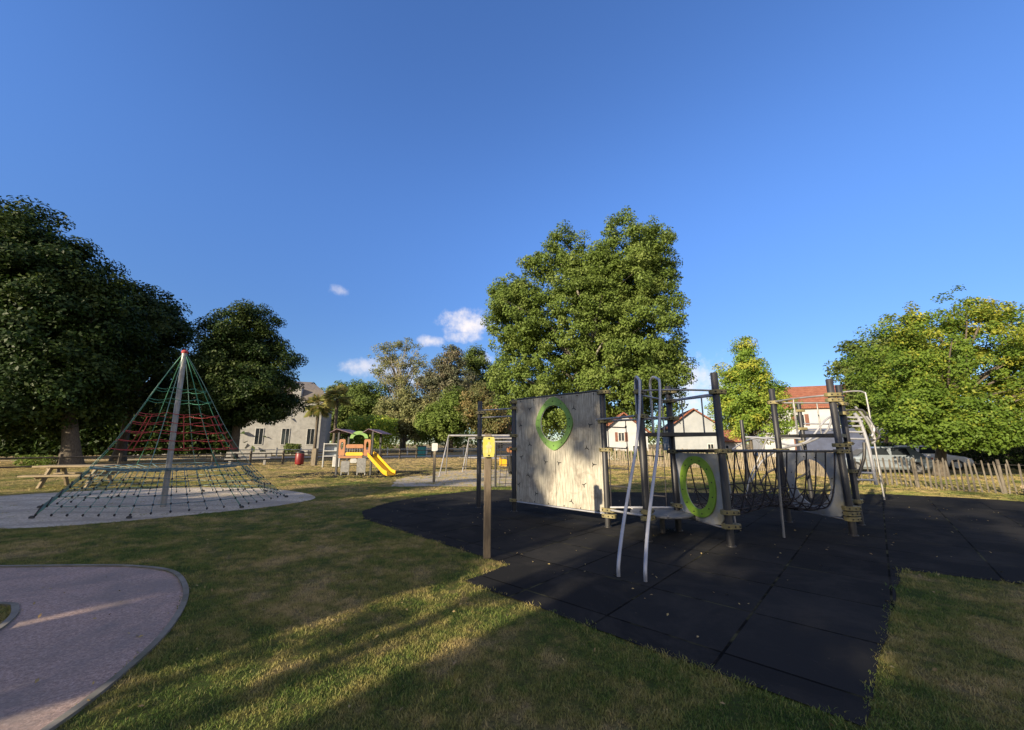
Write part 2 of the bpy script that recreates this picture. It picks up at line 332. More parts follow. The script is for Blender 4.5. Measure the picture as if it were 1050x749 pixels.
# ------------------------------------------------------------------ helpers: meshes
class MB:
    def __init__(s): s.v = []; s.f = []; s.smooth = []
    def add(s, verts, faces, smooth=False):
        o = len(s.v); s.v += [tuple(v) for v in verts]
        s.f += [tuple(i + o for i in f) for f in faces]; s.smooth += [smooth] * len(faces); return s
    def box(s, c, size, rz=0.0, rot=None, taper=1.0):
        hx, hy, hz = size[0] / 2, size[1] / 2, size[2] / 2
        m = rot if rot is not None else Matrix.Rotation(rz, 3, 'Z')
        b = min(hx, hy, hz) * .18; pts = []
        # a box with its vertical edges cut off
        for z, k in ((-hz, 1.0), (hz, taper)):
            for (x, y) in ((hx - b, -hy), (hx, -hy + b), (hx, hy - b), (hx - b, hy), (-hx + b, hy), (-hx, hy - b), (-hx, -hy + b), (-hx + b, -hy)):
                pts.append(Vector(c) + m @ Vector((x * k, y * k, z)))
        f = [tuple(range(7, -1, -1)), tuple(range(8, 16))] + [(i, (i + 1) % 8, 8 + (i + 1) % 8, 8 + i) for i in range(8)]
        return s.add(pts, f)
    def tube(s, pts, r, seg=8, closed=False, caps=True):
        P = [Vector(p) for p in pts]; n = len(P)
        rs = r if isinstance(r, (list, tuple)) else [r] * n
        verts = []; faces = []
        prev = None
        for i, p in enumerate(P):
            if closed: d = P[(i + 1) % n] - P[i - 1]
            else: d = P[min(i + 1, n - 1)] - P[max(i - 1, 0)]
            d = d.normalized() if d.length > 1e-9 else Vector((0, 0, 1))
            if prev is None:
                a = d.cross(Vector((0, 0, 1)))
                if a.length < .05: a = d.cross(Vector((0, 1, 0)))
                a.normalize()
            else:
                a = prev - d * prev.dot(d)
                a = a.normalized() if a.length > 1e-6 else d.orthogonal().normalized()
            prev = a; b = d.cross(a)
            for k in range(seg):
                t = 2 * math.pi * k / seg
                verts.append(p + (a * math.cos(t) + b * math.sin(t)) * rs[i])
        for i in range(n if closed else n - 1):
            j = (i + 1) % n
            for k in range(seg):
                k2 = (k + 1) % seg
                faces.append((i * seg + k, i * seg + k2, j * seg + k2, j * seg + k))
        s.add(verts, faces, True)
        if caps and not closed:
            s.add(verts[:seg], [tuple(range(seg - 1, -1, -1))]); s.add(verts[-seg:], [tuple(range(seg))])
        return s
    def lathe(s, prof, c=(0, 0, 0), seg=16, axis=None):
        """prof: (radius, height) pairs"""
        m = Matrix.Identity(3) if axis is None else Vector((0, 0, 1)).rotation_difference(Vector(axis)).to_matrix()
        verts = []; faces = []
        for (r, z) in prof:
            for k in range(seg):
                t = 2 * math.pi * k / seg; verts.append(Vector(c) + m @ Vector((r * math.cos(t), r * math.sin(t), z)))
        for i in range(len(prof) - 1):
            for k in range(seg):
                k2 = (k + 1) % seg; faces.append((i * seg + k, i * seg + k2, (i + 1) * seg + k2, (i + 1) * seg + k))
        s.add(verts, faces, True)
        s.add(verts[:seg], [tuple(range(seg - 1, -1, -1))]); s.add(verts[-seg:], [tuple(range(seg))]); return s
    def plate(s, outer, holes, O, U, V, th):
        """flat board: outlines in (u,v) metres, origin O, axes U,V, thickness th along U x V"""
        O, U, V = Vector(O), Vector(U).normalized(), Vector(V).normalized(); N = U.cross(V)
        loops = [outer] + list(holes)
        flat = [p for l in loops for p in l]
        tri = tessellate_polygon([[Vector((p[0], p[1], 0)) for p in l] for l in loops])
        n = len(flat)
        vs = [O + U * p[0] + V * p[1] + N * th / 2 for p in flat] + [O + U * p[0] + V * p[1] - N * th / 2 for p in flat]
        fs = []
        for t in tri:
            a, b, c = [Vector((*flat[i][:2], 0)) for i in t]
            if (b - a).cross(c - a).z < 0: t = (t[0], t[2], t[1])
            fs.append(tuple(t)); fs.append((t[0] + n, t[2] + n, t[1] + n))
        o = 0
        for l in loops:
            for i in range(len(l)):
                j = (i + 1) % len(l); fs.append((o + i, o + j, o + j + n, o + i + n))
            o += len(l)
        return s.add(vs, fs)
    def build(s, name, mat, parent=None, local=False):
        me = bpy.data.meshes.new(name)
        off = Vector((0, 0, 0))
        if parent is not None and not local:
            q = parent
            while q is not None: off += q.location; q = q.parent
        me.from_pydata([tuple(Vector(v) - off) for v in s.v], [], s.f)
        me.polygons.foreach_set('use_smooth', s.smooth)
        bm = bmesh.new(); bm.from_mesh(me); bmesh.ops.recalc_face_normals(bm, faces=bm.faces); bm.to_mesh(me); bm.free()
        me.materials.append(mat); me.update()
        o = bpy.data.objects.new(name, me); COL.objects.link(o)
        if parent is not None: o.parent = parent
        return o
def tag(o, label=None, cat=None, group=None, kind=None):
    if label: o['label'] = label
    if cat: o['category'] = cat
    if group: o['group'] = group
    if kind: o['kind'] = kind
    return o
def thing(name, label, cat, loc=(0, 0, 0), rz=0.0, group=None):
    o = bpy.data.objects.new(name, None); COL.objects.link(o); o.location = loc; o.rotation_euler = (0, 0, rz)
    o.empty_display_size = .3
    return tag(o, label, cat, group)
def copy_tree(o, parent=None):
    c = o.copy(); COL.objects.link(c)
    if parent is not None: c.parent = parent
    for ch in [x for x in bpy.data.objects if x.parent == o]: copy_tree(ch, c)
    return c
def ellipse(cx, cy, rx, ry, n=40, p=2.0):
    out = []
    for i in range(n):
        t = 2 * math.pi * i / n; c, s_ = math.cos(t), math.sin(t)
        out.append((cx + rx * math.copysign(abs(c) ** (2 / p), c), cy + ry * math.copysign(abs(s_) ** (2 / p), s_)))
    return out
def smooth_pts(pts, n=6, closed=False):
    P = [Vector(p) for p in pts]; out = []; N = len(P)
    rng_ = range(N if closed else N - 1)
    for i in rng_:
        if closed: p0, p1, p2, p3 = P[i - 1], P[i], P[(i + 1) % N], P[(i + 2) % N]
        else: p0, p1, p2, p3 = P[max(i - 1, 0)], P[i], P[i + 1], P[min(i + 2, N - 1)]
        for k in range(n):
            t = k / n
            out.append(.5 * ((2 * p1) + (-p0 + p2) * t + (2 * p0 - 5 * p1 + 4 * p2 - p3) * t * t + (-p0 + 3 * p1 - 3 * p2 + p3) * t ** 3))
    if not closed: out.append(P[-1])
    return out
def sheet(name, pts, z, mat):
    m = MB(); vs = [Vector((p[0], p[1], 0)) for p in pts]
    tri = tessellate_polygon([vs]); fs = []
    for t in tri:
        if (vs[t[1]] - vs[t[0]]).cross(vs[t[2]] - vs[t[0]]).z < 0: t = (t[0], t[2], t[1])
        fs.append(tuple(t))
    me = bpy.data.meshes.new(name); me.from_pydata([(p.x, p.y, z) for p in vs], [], fs); me.materials.append(mat)
    o = bpy.data.objects.new(name, me); COL.objects.link(o); return tag(o, kind='structure')

# ------------------------------------------------------------------ the ground
me = bpy.data.meshes.new('ground')
S_ = 900; me.from_pydata([(-S_, -S_, 0), (S_, -S_, 0), (S_, S_, 0), (-S_, S_, 0)], [], [(0, 1, 2, 3)])
me.materials.append(ground_mat()); g_ = bpy.data.objects.new('ground', me); COL.objects.link(g_); tag(g_, kind='structure')

def jag(pts, step=.25, amp=.03, seed=1):
    rnd = random.Random(seed); out = []
    for i in range(len(pts)):
        a, b = Vector(pts[i]), Vector(pts[(i + 1) % len(pts)]); L_ = (b - a).length
        if L_ < 1e-6: continue
        n = max(1, int(L_ / step)); nrm = Vector((-(b - a).y, (b - a).x)) / L_
        for k in range(n):
            q = a + (b - a) * k / n
            if k: q += nrm * rnd.uniform(-amp, amp)
            out.append((q.x, q.y))
    return out
MAT = [(-.56, 5.08), (-.06, 5.72), (-3.22, 9.02), (-3.6, 10.0), (-3.45, 11.3), (-2.7, 12.8), (-.9, 14.5), (2.5, 13.9), (7.5, 13.4), (12.1, 13.2), (13.9, 12.1), (14.9, 10.6), (17.5, 9.4),
       (14.5, 5.0), (12.5, 2.2), (9.6, 2.75), (5.02, 5.5), (2.02, 2.62)]
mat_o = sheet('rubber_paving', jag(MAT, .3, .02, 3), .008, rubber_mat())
sand_ctr = [(-9.9, 8.0), (-12.2, 8.3), (-15.2, 9.6), (-16.2, 11.6), (-15.2, 13.6), (-12.8, 15.0), (-9.8, 15.1), (-7.4, 14.0), (-5.9, 12.4), (-6.1, 10.9), (-7.3, 9.5), (-8.6, 8.4)]
SAND = [(p.x, p.y) for p in smooth_pts([(x, y, 0) for x, y in sand_ctr], 6, True)]
sheet('sand', jag(SAND, .22, .11, 5), .006, sand_mat())
pc = [(-6.74, 5.62), (-5.63, 5.66), (-4.94, 5.62), (-4.32, 5.42), (-3.78, 4.96), (-3.33, 4.4), (-2.94, 3.69), (-2.71, 3.01), (-2.62, 2.5), (-2.55, 1.6), (-2.5, .6), (-2.5, -2)]
edge = smooth_pts([(x, y, 0) for x, y in pc], 6)
pin = smooth_pts([(-8, 4.45, 0), (-6, 4.42, 0), (-5.13, 4.38, 0), (-4.92, 4.30, 0), (-4.62, 4.02, 0), (-4.38, 3.6, 0), (-4.32, 3.0, 0), (-4.5, 2.0, 0), (-4.6, -2, 0)], 6)
PATH = [(-14, 5.3), (-10, 5.5)] + [(p.x, p.y) for p in edge] + [(p.x, p.y) for p in reversed(pin)] + [(-14, 4.3)]
sheet('path', PATH, .004, path_mat())
def kerb(name, pts, w=.05, h=.022, inset=0):
    m = MB(); P = [Vector((p[0], p[1], 0)) for p in pts]; L_ = []; Rr = []
    for i, p in enumerate(P):
        d = (P[min(i + 1, len(P) - 1)] - P[max(i - 1, 0)]).normalized(); n = Vector((-d.y, d.x, 0))
        L_.append(p + n * w / 2); Rr.append(p - n * w / 2)
    up = Vector((0, 0, h)); n = len(P); vs = L_ + [p + up for p in L_] + [p + up for p in Rr] + Rr; fs = []
    for i in range(n - 1):
        for a in range(3): fs.append((a * n + i, a * n + i + 1, (a + 1) * n + i + 1, (a + 1) * n + i))
    m.add(vs, fs); return tag(m.build(name, M['kerbstone']), kind='structure')
kerb('kerb', [(-14, 5.32), (-10, 5.52)] + [(p.x, p.y) for p in edge])
kerb('kerb', [(-14, 4.3)] + [(p.x, p.y) for p in pin])
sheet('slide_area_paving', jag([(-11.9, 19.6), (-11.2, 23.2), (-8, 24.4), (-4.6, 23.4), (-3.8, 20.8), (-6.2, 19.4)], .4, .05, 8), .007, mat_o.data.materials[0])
sheet('swing_area_paving', jag([(-4.6, 15.6), (-5.2, 18.4), (-5.0, 23.5), (-1.5, 25.5), (3.0, 24.5), (4.2, 18.5), (1.0, 15.6)], .4, .08, 9), .005, gravel_mat())
sheet('gravel_drive', jag([(-95, 33), (-95, 39), (-45, 45), (-24, 52), (5, 60), (5, 55), (-16, 47.5), (-40, 38.5)], 2, .2, 10), .005, gravel_mat())

# ------------------------------------------------------------------ grass blades on the near lawn
def inside(poly, x, y):
    px = np.array([p[0] for p in poly]); py = np.array([p[1] for p in poly]); c = np.zeros(len(x), bool); j = len(px) - 1
    for i in range(len(px)):
        k = ((py[i] > y) != (py[j] > y)) & (x < (px[j] - px[i]) * (y - py[i]) / (py[j] - py[i] + 1e-12) + px[i]); c ^= k; j = i
    return c
def make_grass():
    rg = np.random.default_rng(4)
    P = []
    for (y0, y1, dens) in ((1.2, 4.5, 560), (4.5, 8, 300), (8, 14, 120), (14, 26, 34), (26, 46, 9)):
        x0, x1 = -1.45 * y1 - .6, 1.45 * y1 + .6
        n = int((x1 - x0) * (y1 - y0) * dens); x = rg.uniform(x0, x1, n); y = rg.uniform(y0, y1, n)
        k = np.abs(x) < 1.42 * y + .9; x, y = x[k], y[k]
        s = np.full(len(x), {1.2: 1.0, 4.5: 1.15, 8: 1.35, 14: 1.8, 26: 2.6}[y0]); P.append(np.stack([x, y, s], 1))
    P = np.concatenate(P)
    bad = inside(MAT, P[:, 0], P[:, 1]) | inside(PATH, P[:, 0], P[:, 1]) | inside(SAND, P[:, 0], P[:, 1])
    bad &= rg.uniform(0, 1, len(P)) < np.where(inside(SAND, P[:, 0], P[:, 1]), .985, 1.0)
    P = P[~bad]
    # patchy growth, longer tufts beside the matting
    X, Y = P[:, 0], P[:, 1]
    f = np.sin(X * 1.7 + np.sin(Y * 1.1) * 2) * np.sin(Y * 1.9 + np.sin(X * 1.3) * 2)
    P = P[rg.uniform(0, 1, len(P)) < np.clip(.80 + .45 * f[:], .22, 1)]
    X, Y = P[:, 0], P[:, 1]
    dmin = np.full(len(P), 9.)
    for i in range(len(MAT)):
        a = np.array(MAT[i]); b = np.array(MAT[(i + 1) % len(MAT)]); ab = b - a
        t = np.clip(((X - a[0]) * ab[0] + (Y - a[1]) * ab[1]) / (ab @ ab), 0, 1)
        dmin = np.minimum(dmin, np.hypot(X - a[0] - t * ab[0], Y - a[1] - t * ab[1]))
    sc = P[:, 2] * rg.uniform(.6, 1.25, len(P)) * (1 + .7 * np.exp(-(dmin / .12) ** 2) * rg.uniform(0, 1, len(P)) ** 2)
    me = bpy.data.meshes.new('grass_points'); me.vertices.add(len(P))
    co = np.zeros((len(P), 3), np.float32); co[:, :2] = P[:, :2]; me.vertices.foreach_set('co', co.ravel())
    a = me.attributes.new('size', 'FLOAT', 'POINT'); a.data.foreach_set('value', sc.astype(np.float32))
    a = me.attributes.new('turn', 'FLOAT', 'POINT'); a.data.foreach_set('value', rg.uniform(0, 6.28, len(P)).astype(np.float32))
    a = me.attributes.new('pick', 'INT', 'POINT'); a.data.foreach_set('value', rg.integers(0, 5, len(P)).astype(np.int32))
    ob = bpy.data.objects.new('grass', me); COL.objects.link(ob)
    tag(ob, 'short patchy lawn grass, green and straw coloured', 'grass', kind='stuff')
    bm_ = blade_mat()
    tc_ = bpy.data.collections.new('tuft_shapes')          # not linked to the scene: only the modifier reads it
    for q in range(5):
        vs = []; fs = []; tint = []
        for _ in range(22):
            r = .055 * math.sqrt(rg.uniform()); t = rg.uniform(0, 6.28); bx, by = r * math.cos(t), r * math.sin(t)
            h = rg.uniform(.008, .024); w = rg.uniform(.0012, .0024); a_ = rg.uniform(0, 6.28); lean = rg.uniform(.25, 1.25) * h; ld = rg.uniform(0, 6.28)
            wx, wy = math.cos(a_) * w, math.sin(a_) * w; lx, ly = math.cos(ld) * lean, math.sin(ld) * lean
            o = len(vs)
            vs += [(bx - wx, by - wy, 0), (bx + wx, by + wy, 0), (bx + wx * .8 + lx * .35, by + wy * .8 + ly * .35, h * .6), (bx - wx * .8 + lx * .35, by - wy * .8 + ly * .35, h * .6), (bx + lx, by + ly, h)]
            fs += [(o, o + 1, o + 2, o + 3), (o + 3, o + 2, o + 4)]; tint += [rg.uniform() ** 2.2] * 2
        tm = bpy.data.meshes.new('tuft'); tm.from_pydata(vs, [], fs); tm.materials.append(bm_)
        at = tm.attributes.new('tint', 'FLOAT', 'FACE'); at.data.foreach_set('value', tint)
        to = bpy.data.objects.new('tuft', tm); tc_.objects.link(to)
    ng = bpy.data.node_groups.new('grass_tufts', 'GeometryNodeTree')
    ng.interface.new_socket('Geometry', in_out='INPUT', socket_type='NodeSocketGeometry'); ng.interface.new_socket('Geometry', in_out='OUTPUT', socket_type='NodeSocketGeometry')
    N = ng.nodes; gi = N.new('NodeGroupInput'); go = N.new('NodeGroupOutput')
    ip = N.new('GeometryNodeInstanceOnPoints'); ci = N.new('GeometryNodeCollectionInfo'); ci.inputs['Collection'].default_value = tc_; ci.inputs['Separate Children'].default_value = True; ci.inputs['Reset Children'].default_value = True
    def attr(nm, ty):
        n = N.new('GeometryNodeInputNamedAttribute'); n.data_type = ty; n.inputs['Name'].default_value = nm; return n.outputs['Attribute']
    cr = N.new('ShaderNodeCombineXYZ'); ng.links.new(attr('turn', 'FLOAT'), cr.inputs[2])
    cs = N.new('ShaderNodeCombineXYZ'); sz = attr('size', 'FLOAT')
    for i in range(3): ng.links.new(sz, cs.inputs[i])
    ng.links.new(gi.outputs[0], ip.inputs['Points']); ng.links.new(ci.outputs[0], ip.inputs['Instance']); ip.inputs['Pick Instance'].default_value = True
    ng.links.new(attr('pick', 'INT'), ip.inputs['Instance Index']); ng.links.new(cr.outputs[0], ip.inputs['Rotation']); ng.links.new(cs.outputs[0], ip.inputs['Scale'])
    ng.links.new(ip.outputs[0], go.inputs[0])
    md = ob.modifiers.new('tufts', 'NODES'); md.node_group = ng
make_grass()

# ------------------------------------------------------------------ trees
def leaf_mesh(name, C, Nn, size, rg, tint, clump, mat, parent, aspect=.62):
    """one folded quad per leaf; C centres, Nn normals"""
    n = len(C); Nn = Nn / (np.linalg.norm(Nn, axis=1, keepdims=True) + 1e-9)
    A = rg.normal(size=(n, 3)); A -= Nn * (A * Nn).sum(1, keepdims=True); A /= np.linalg.norm(A, axis=1, keepdims=True) + 1e-9
    B = np.cross(Nn, A); s = size * rg.uniform(.6, 1.3, n)[:, None]
    V = np.stack([C - A * s * .55, C - B * s * aspect * .5 + Nn * s * .08, C + A * s * .55 - Nn * s * .12, C + B * s * aspect * .5 + Nn * s * .08], 1).reshape(-1, 3).astype(np.float32)
    me = bpy.data.meshes.new(name); me.vertices.add(4 * n); me.vertices.foreach_set('co', V.ravel())
    me.loops.add(4 * n); me.loops.foreach_set('vertex_index', np.arange(4 * n, dtype=np.int32))
    me.polygons.add(n); me.polygons.foreach_set('loop_start', np.arange(0, 4 * n, 4, dtype=np.int32))
    me.update(calc_edges=True)
    for nm, a in (('tint', tint), ('clump', clump)):
        at = me.attributes.new(nm, 'FLOAT', 'FACE'); at.data.foreach_set('value', a.astype(np.float32))
    me.materials.append(mat)
    o = bpy.data.objects.new(name, me); COL.objects.link(o); o.parent = parent; return o
def tree(name, label, base, lobes, n_clumps, per, leaf, mat, seed, trunk_r=.3, trunk_h=None, bark='bark', group=None, clump_r=.8, droop=.0, limbs=16, aspect=.62, surf=.32, cat='tree', yel=None, umin=.22):
    rg = np.random.default_rng(seed)
    t = thing(name, label, cat, (base[0], base[1], 0), 0, group)
    Lb = np.array(lobes, float); vol = (Lb[:, 3] * Lb[:, 4] * Lb[:, 5]) ** .72; pr = vol / vol.sum()
    k = rg.choice(len(Lb), n_clumps, p=pr)
    d = rg.normal(size=(n_clumps, 3)); d /= np.linalg.norm(d, axis=1, keepdims=True)
    rad = rg.uniform(0, 1, n_clumps) ** surf * rg.uniform(.80, 1.13, n_clumps)
    CC = Lb[k, :3] + d * rad[:, None] * Lb[k, 3:6]
    CC[:, 2] = np.maximum(CC[:, 2], .4)
    cr = clump_r * rg.uniform(.55, 1.4, n_clumps)
    cnt = np.maximum(3, (per * (cr / clump_r) ** 2 * rg.uniform(.6, 1.4, n_clumps)).astype(int)); idx = np.repeat(np.arange(n_clumps), cnt); n = len(idx)
    q = rg.normal(size=(n, 3)); q /= np.linalg.norm(q, axis=1, keepdims=True); q *= rg.uniform(0, 1, n)[:, None] ** .45
    q[:, 2] *= .72
    C = CC[idx] + q * cr[idx][:, None]; C[:, 2] -= droop * (q[:, 0] ** 2 + q[:, 1] ** 2) * cr[idx]
    out = d[idx] * .5 + q * .7 + np.array([0, 0, .55]) + rg.normal(size=(n, 3)) * .55
    tint = np.clip(rg.uniform(0, 1, n_clumps)[idx] * .5 + rg.uniform(0, 1, n) * .5, 0, 1)
    cl = rg.uniform(0, 1, n_clumps)
    if yel is not None:      # side of the crown given more of the yellow leaf tone
        side = (CC * np.array(yel)).sum(1); side = (side - side.min()) / (np.ptp(side) + 1e-6); cl = np.clip(cl * .55 + side * .55, 0, 1)
    cl = np.clip(cl[idx] + rg.normal(size=n) * .1, 0, 1)
    leaf_mesh('crown', C, out, leaf, rg, tint, cl, mat, t, aspect)
    top = Lb[:, 2].max(); th = trunk_h or top
    m = MB(); cx, cy = (Lb[:, 0] * vol).sum() / vol.sum(), (Lb[:, 1] * vol).sum() / vol.sum()
    tp = []
    for i in range(9):
        u = i / 8; w = trunk_r * .25 * math.sin(u * 5 + seed)
        tp.append((cx * u ** 1.4 + w, cy * u ** 1.4 + w * .6, th * u))
    m.tube(smooth_pts(tp, 2), [trunk_r * (1.45 if i == 0 else 1.12 if i == 1 else 1 - .82 * (i / 16) ** .9) for i in range(17)], 9)
    order = rg.permutation(n_clumps)[:limbs]
    for j in order:
        c = Vector(CC[j]); u = min(.92, max(umin, (c.z / th) * rg.uniform(.45, .75)))
        f_ = u * 8; i0 = min(7, int(f_)); b0 = Vector(tp[i0]).lerp(Vector(tp[i0 + 1]), f_ - i0)
        mid = b0.lerp(c, .5) + Vector((rg.normal() * .06, rg.normal() * .06, .10)) * (c - b0).length
        r0 = trunk_r * (1 - .8 * u) * .55
        m.tube(smooth_pts([b0, mid, c], 4), [r0 * (1 - .85 * q_ / 8) for q_ in range(9)], 6)
    m.build('trunk', M[bark], t, local=True)
    return t

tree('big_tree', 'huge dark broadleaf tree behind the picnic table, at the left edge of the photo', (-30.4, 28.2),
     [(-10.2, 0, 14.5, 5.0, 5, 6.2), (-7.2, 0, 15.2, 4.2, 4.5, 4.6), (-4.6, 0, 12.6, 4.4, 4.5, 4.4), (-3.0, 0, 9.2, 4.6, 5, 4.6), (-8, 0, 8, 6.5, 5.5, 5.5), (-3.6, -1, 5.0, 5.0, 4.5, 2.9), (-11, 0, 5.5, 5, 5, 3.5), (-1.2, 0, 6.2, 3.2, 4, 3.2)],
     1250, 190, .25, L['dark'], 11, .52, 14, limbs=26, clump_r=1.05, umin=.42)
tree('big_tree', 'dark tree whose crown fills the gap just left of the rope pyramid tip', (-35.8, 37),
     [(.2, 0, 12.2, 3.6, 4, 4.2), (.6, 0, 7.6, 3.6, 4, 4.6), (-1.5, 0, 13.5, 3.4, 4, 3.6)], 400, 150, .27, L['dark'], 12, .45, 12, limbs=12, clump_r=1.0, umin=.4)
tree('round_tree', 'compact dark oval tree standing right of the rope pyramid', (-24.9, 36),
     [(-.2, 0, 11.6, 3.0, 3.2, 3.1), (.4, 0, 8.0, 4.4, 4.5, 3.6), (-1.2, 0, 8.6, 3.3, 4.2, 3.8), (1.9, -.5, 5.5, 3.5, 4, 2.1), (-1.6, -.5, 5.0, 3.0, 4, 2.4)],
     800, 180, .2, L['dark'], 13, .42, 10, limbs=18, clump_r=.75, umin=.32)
tree('plane_tree', 'tallest tree, broad sunlit green crown rising behind the wooden climbing panel', (8.3, 46),
     [(v[0] * 1.15, v[1], v[2] * 1.15 - .25, v[3] * 1.15, v[4] * 1.15, v[5] * 1.15) for v in [(-3.4, 0, 4.9, 2.7, 3, 2.2), (.4, 0, 4.6, 3, 3, 1.8), (5.9, 0, 21.5, 4.3, 5, 5.0), (5.4, 0, 14, 5.3, 6, 7), (7.6, 0, 19.8, 2.7, 3, 4.4), (-7.2, 0, 17.0, 2.6, 3, 2.6), (2.0, 0, 20.2, 2.4, 3, 2.6), (-.5, 0, 14.5, 5.5, 6, 6.2), (-6.6, 0, 14.0, 3.4, 4.4, 4.4), (-1.6, 0, 21.6, 2.6, 3, 2.7), (-4.6, 0, 20.8, 1.5, 2, 1.5), (-5.2, 0, 8.2, 4.4, 4.6, 4.2), (2.5, -1, 8.0, 5.6, 5, 4.6), (7.4, 0, 8.2, 3.7, 4.4, 4.6), (2.2, 0, 17.8, 3.6, 4, 4)]],
     2500, 115, .27, L['plane'], 21, .8, 23, limbs=40, clump_r=.85, surf=.34, bark='barkpale')
tree('young_tree', 'slim yellow green young tree between the two white houses', (16.6, 28),
     [(.3, 0, 8.2, .75, .8, 1.3), (.1, 0, 6.7, 1.5, 1.5, 1.4), (0, 0, 5.0, 2.4, 2.2, 1.7), (.3, 0, 3.2, 2.8, 2.5, 1.5), (-1.4, 0, 4.2, 1.5, 1.5, 1.3), (1.7, 0, 4.6, 1.5, 1.4, 1.1), (1.3, 0, 6.2, 1.0, 1, .8), (-1.0, 0, 6.3, .9, 1, .8)],
     430, 110, .14, L['yellow'], 31, .13, 8.6, limbs=30, clump_r=.5, surf=.55)
tree('leafy_tree', 'wide green and yellow tree over the paling fence at the right', (21.5, 20.5),
     [(-.2, .5, 5.6, 2.6, 2.6, 2.6), (2.6, 0, 6.6, 2.8, 2.8, 2.8), (1.1, .5, 8.0, .8, .8, 1.4), (3.3, 0, 9.0, .6, .7, 1.6), (2.2, 0, 8.6, .5, .6, 1.3), (-.4, .4, 7.6, .9, .9, 1.4), (4.6, 0, 8.4, .7, .8, 1.2), (5.6, -.6, 7.6, .8, .8, 1.1), (5.0, -1.5, 4.6, 2.7, 2.6, 2.6), (-1.6, -.4, 3.3, 1.9, 2, 1.5), (1.4, -1.2, 3.1, 3.0, 2.4, 1.7), (-1.4, -.8, 2.5, 1.9, 2, 1.1), (-.6, -1.8, 2.0, 2.2, 1.5, .8), (.6, -2.0, 2.2, 1.6, 1.4, .9), (2.8, -1.6, 2.3, 2.2, 1.6, .9), (5.2, -2, 2.7, 2.2, 2, 1.3), (7.2, -2.6, 3.6, 2.4, 2.4, 1.8), (6.2, 0, 6.2, 2, 2, 1.6)],
     1000, 120, .135, L['yg'], 41, .24, 7.5, limbs=60, clump_r=.46, surf=.45, yel=(.75, -.3, .45))
tree('olive_green_tree', 'rounded olive green tree peeping out behind the wide green and yellow tree', (32.2, 33),
     [(0, 0, 7.4, 3.9, 3.5, 3.7), (-.8, 0, 4.6, 3.4, 3, 2.6)], 300, 110, .26, L['mid'], 43, .3, 7, limbs=8, clump_r=.8)

def far_tree(name, label, base, lobes, n, per, leaf, mat, seed, tr, th, k=1.38, **kw):
    kw['clump_r'] = kw.get('clump_r', .8) * k
    return tree(name, label, (base[0] * k, base[1] * k), [tuple(q * k for q in l) for l in lobes], n, per, leaf * k * .9, mat, seed, tr * k, th * k, **kw)
# the far trees between the slide and the plane tree
far_tree('airy_tree', 'tall sparse tree with open bare branches behind the slide', (-17.0, 62),
     [(-3.2, 0, 14.6, 2.6, 2, 2.2), (-1.2, 0, 16.6, 3.0, 2, 1.1), (1.2, 0, 13.6, 2.6, 2, 2.4), (-4.6, 0, 12.0, 1.8, 2, 1.2), (-.8, 0, 10.6, 3.6, 3, 2.0)],
     170, 60, .26, L['olive'], 51, .3, 14.5, limbs=60, clump_r=.75, surf=.5, bark='barkpale', group='far trees behind the play areas')
far_tree('bushy_tree', 'dark green bushy tree right above the slide tower', (-22.5, 62), [(0, 0, 6.2, 4.6, 4, 4.6), (-3, 0, 4.6, 3.4, 4, 3.4), (-6, 0, 5, 3.2, 3, 3.4)], 380, 100, .34, L['mid'], 52, .35, 7, limbs=8, clump_r=1.0, group='far trees behind the play areas')
far_tree('bushy_tree', 'light olive bushy tree between the slide and the white sign', (-15.6, 58), [(0, 0, 5.4, 4.2, 3, 3.9), (3, 0, 4.6, 3, 3, 3.2)], 360, 100, .32, L['olive'], 53, .3, 6.5, limbs=8, clump_r=.9, group='far trees behind the play areas')
far_tree('tall_tree', 'tall grey green pointed tree left of the small clouds', (-9.6, 60),
     [(0, 0, 13.6, 2.1, 2, 2.6), (.6, 0, 15.4, 1.1, 1.2, 1.2), (-1.4, 0, 10.4, 3.2, 3, 3.0), (1.2, 0, 9.6, 2.8, 3, 3.6), (-1, 0, 6, 3.6, 3, 3)], 420, 90, .3, L['needle'], 54, .35, 14.5, limbs=26, clump_r=.85, surf=.4, group='far trees behind the play areas')
far_tree('bushy_tree', 'yellowish green bushy tree just above the swing frame', (-8.2, 55), [(0, 0, 5.0, 3.4, 3, 3.6), (-2, 0, 4.2, 2.8, 3, 2.8)], 260, 100, .3, L['plane'], 55, .3, 6, limbs=8, clump_r=.85, group='far trees behind the play areas')
far_tree('brown_tree', 'brown tinged round tree behind the swings', (-4.4, 54), [(0, 0, 6.0, 3.1, 3, 3.4), (1.6, 0, 4.0, 2.4, 3, 2.6)], 320, 90, .28, L['brown'], 56, .3, 7, limbs=8, clump_r=.8, group='far trees behind the play areas')
far_tree('tall_tree', 'green twin topped tree behind the thin left climbing post', (-4.4, 66), [(-1.6, 0, 14.4, 2.2, 2, 2.8), (2.0, 0, 12.0, 2.2, 2, 2.8), (0, 0, 9, 3.4, 3, 4.2), (3, 0, 7, 2.4, 2.4, 3.4)], 400, 90, .32, L['mid'], 57, .35, 13, limbs=18, clump_r=.95, group='far trees behind the play areas')
far_tree('dark_tree', 'dark green tree behind the stone house beside the palms', (-31.5, 76), [(0, 0, 9.5, 4.0, 4, 3.9), (3, 0, 6.5, 4, 4, 4.4), (-3, 0, 8, 4, 4, 4)], 260, 90, .45, L['mid'], 58, .4, 10, limbs=6, clump_r=1.2, group='far trees behind the play areas')

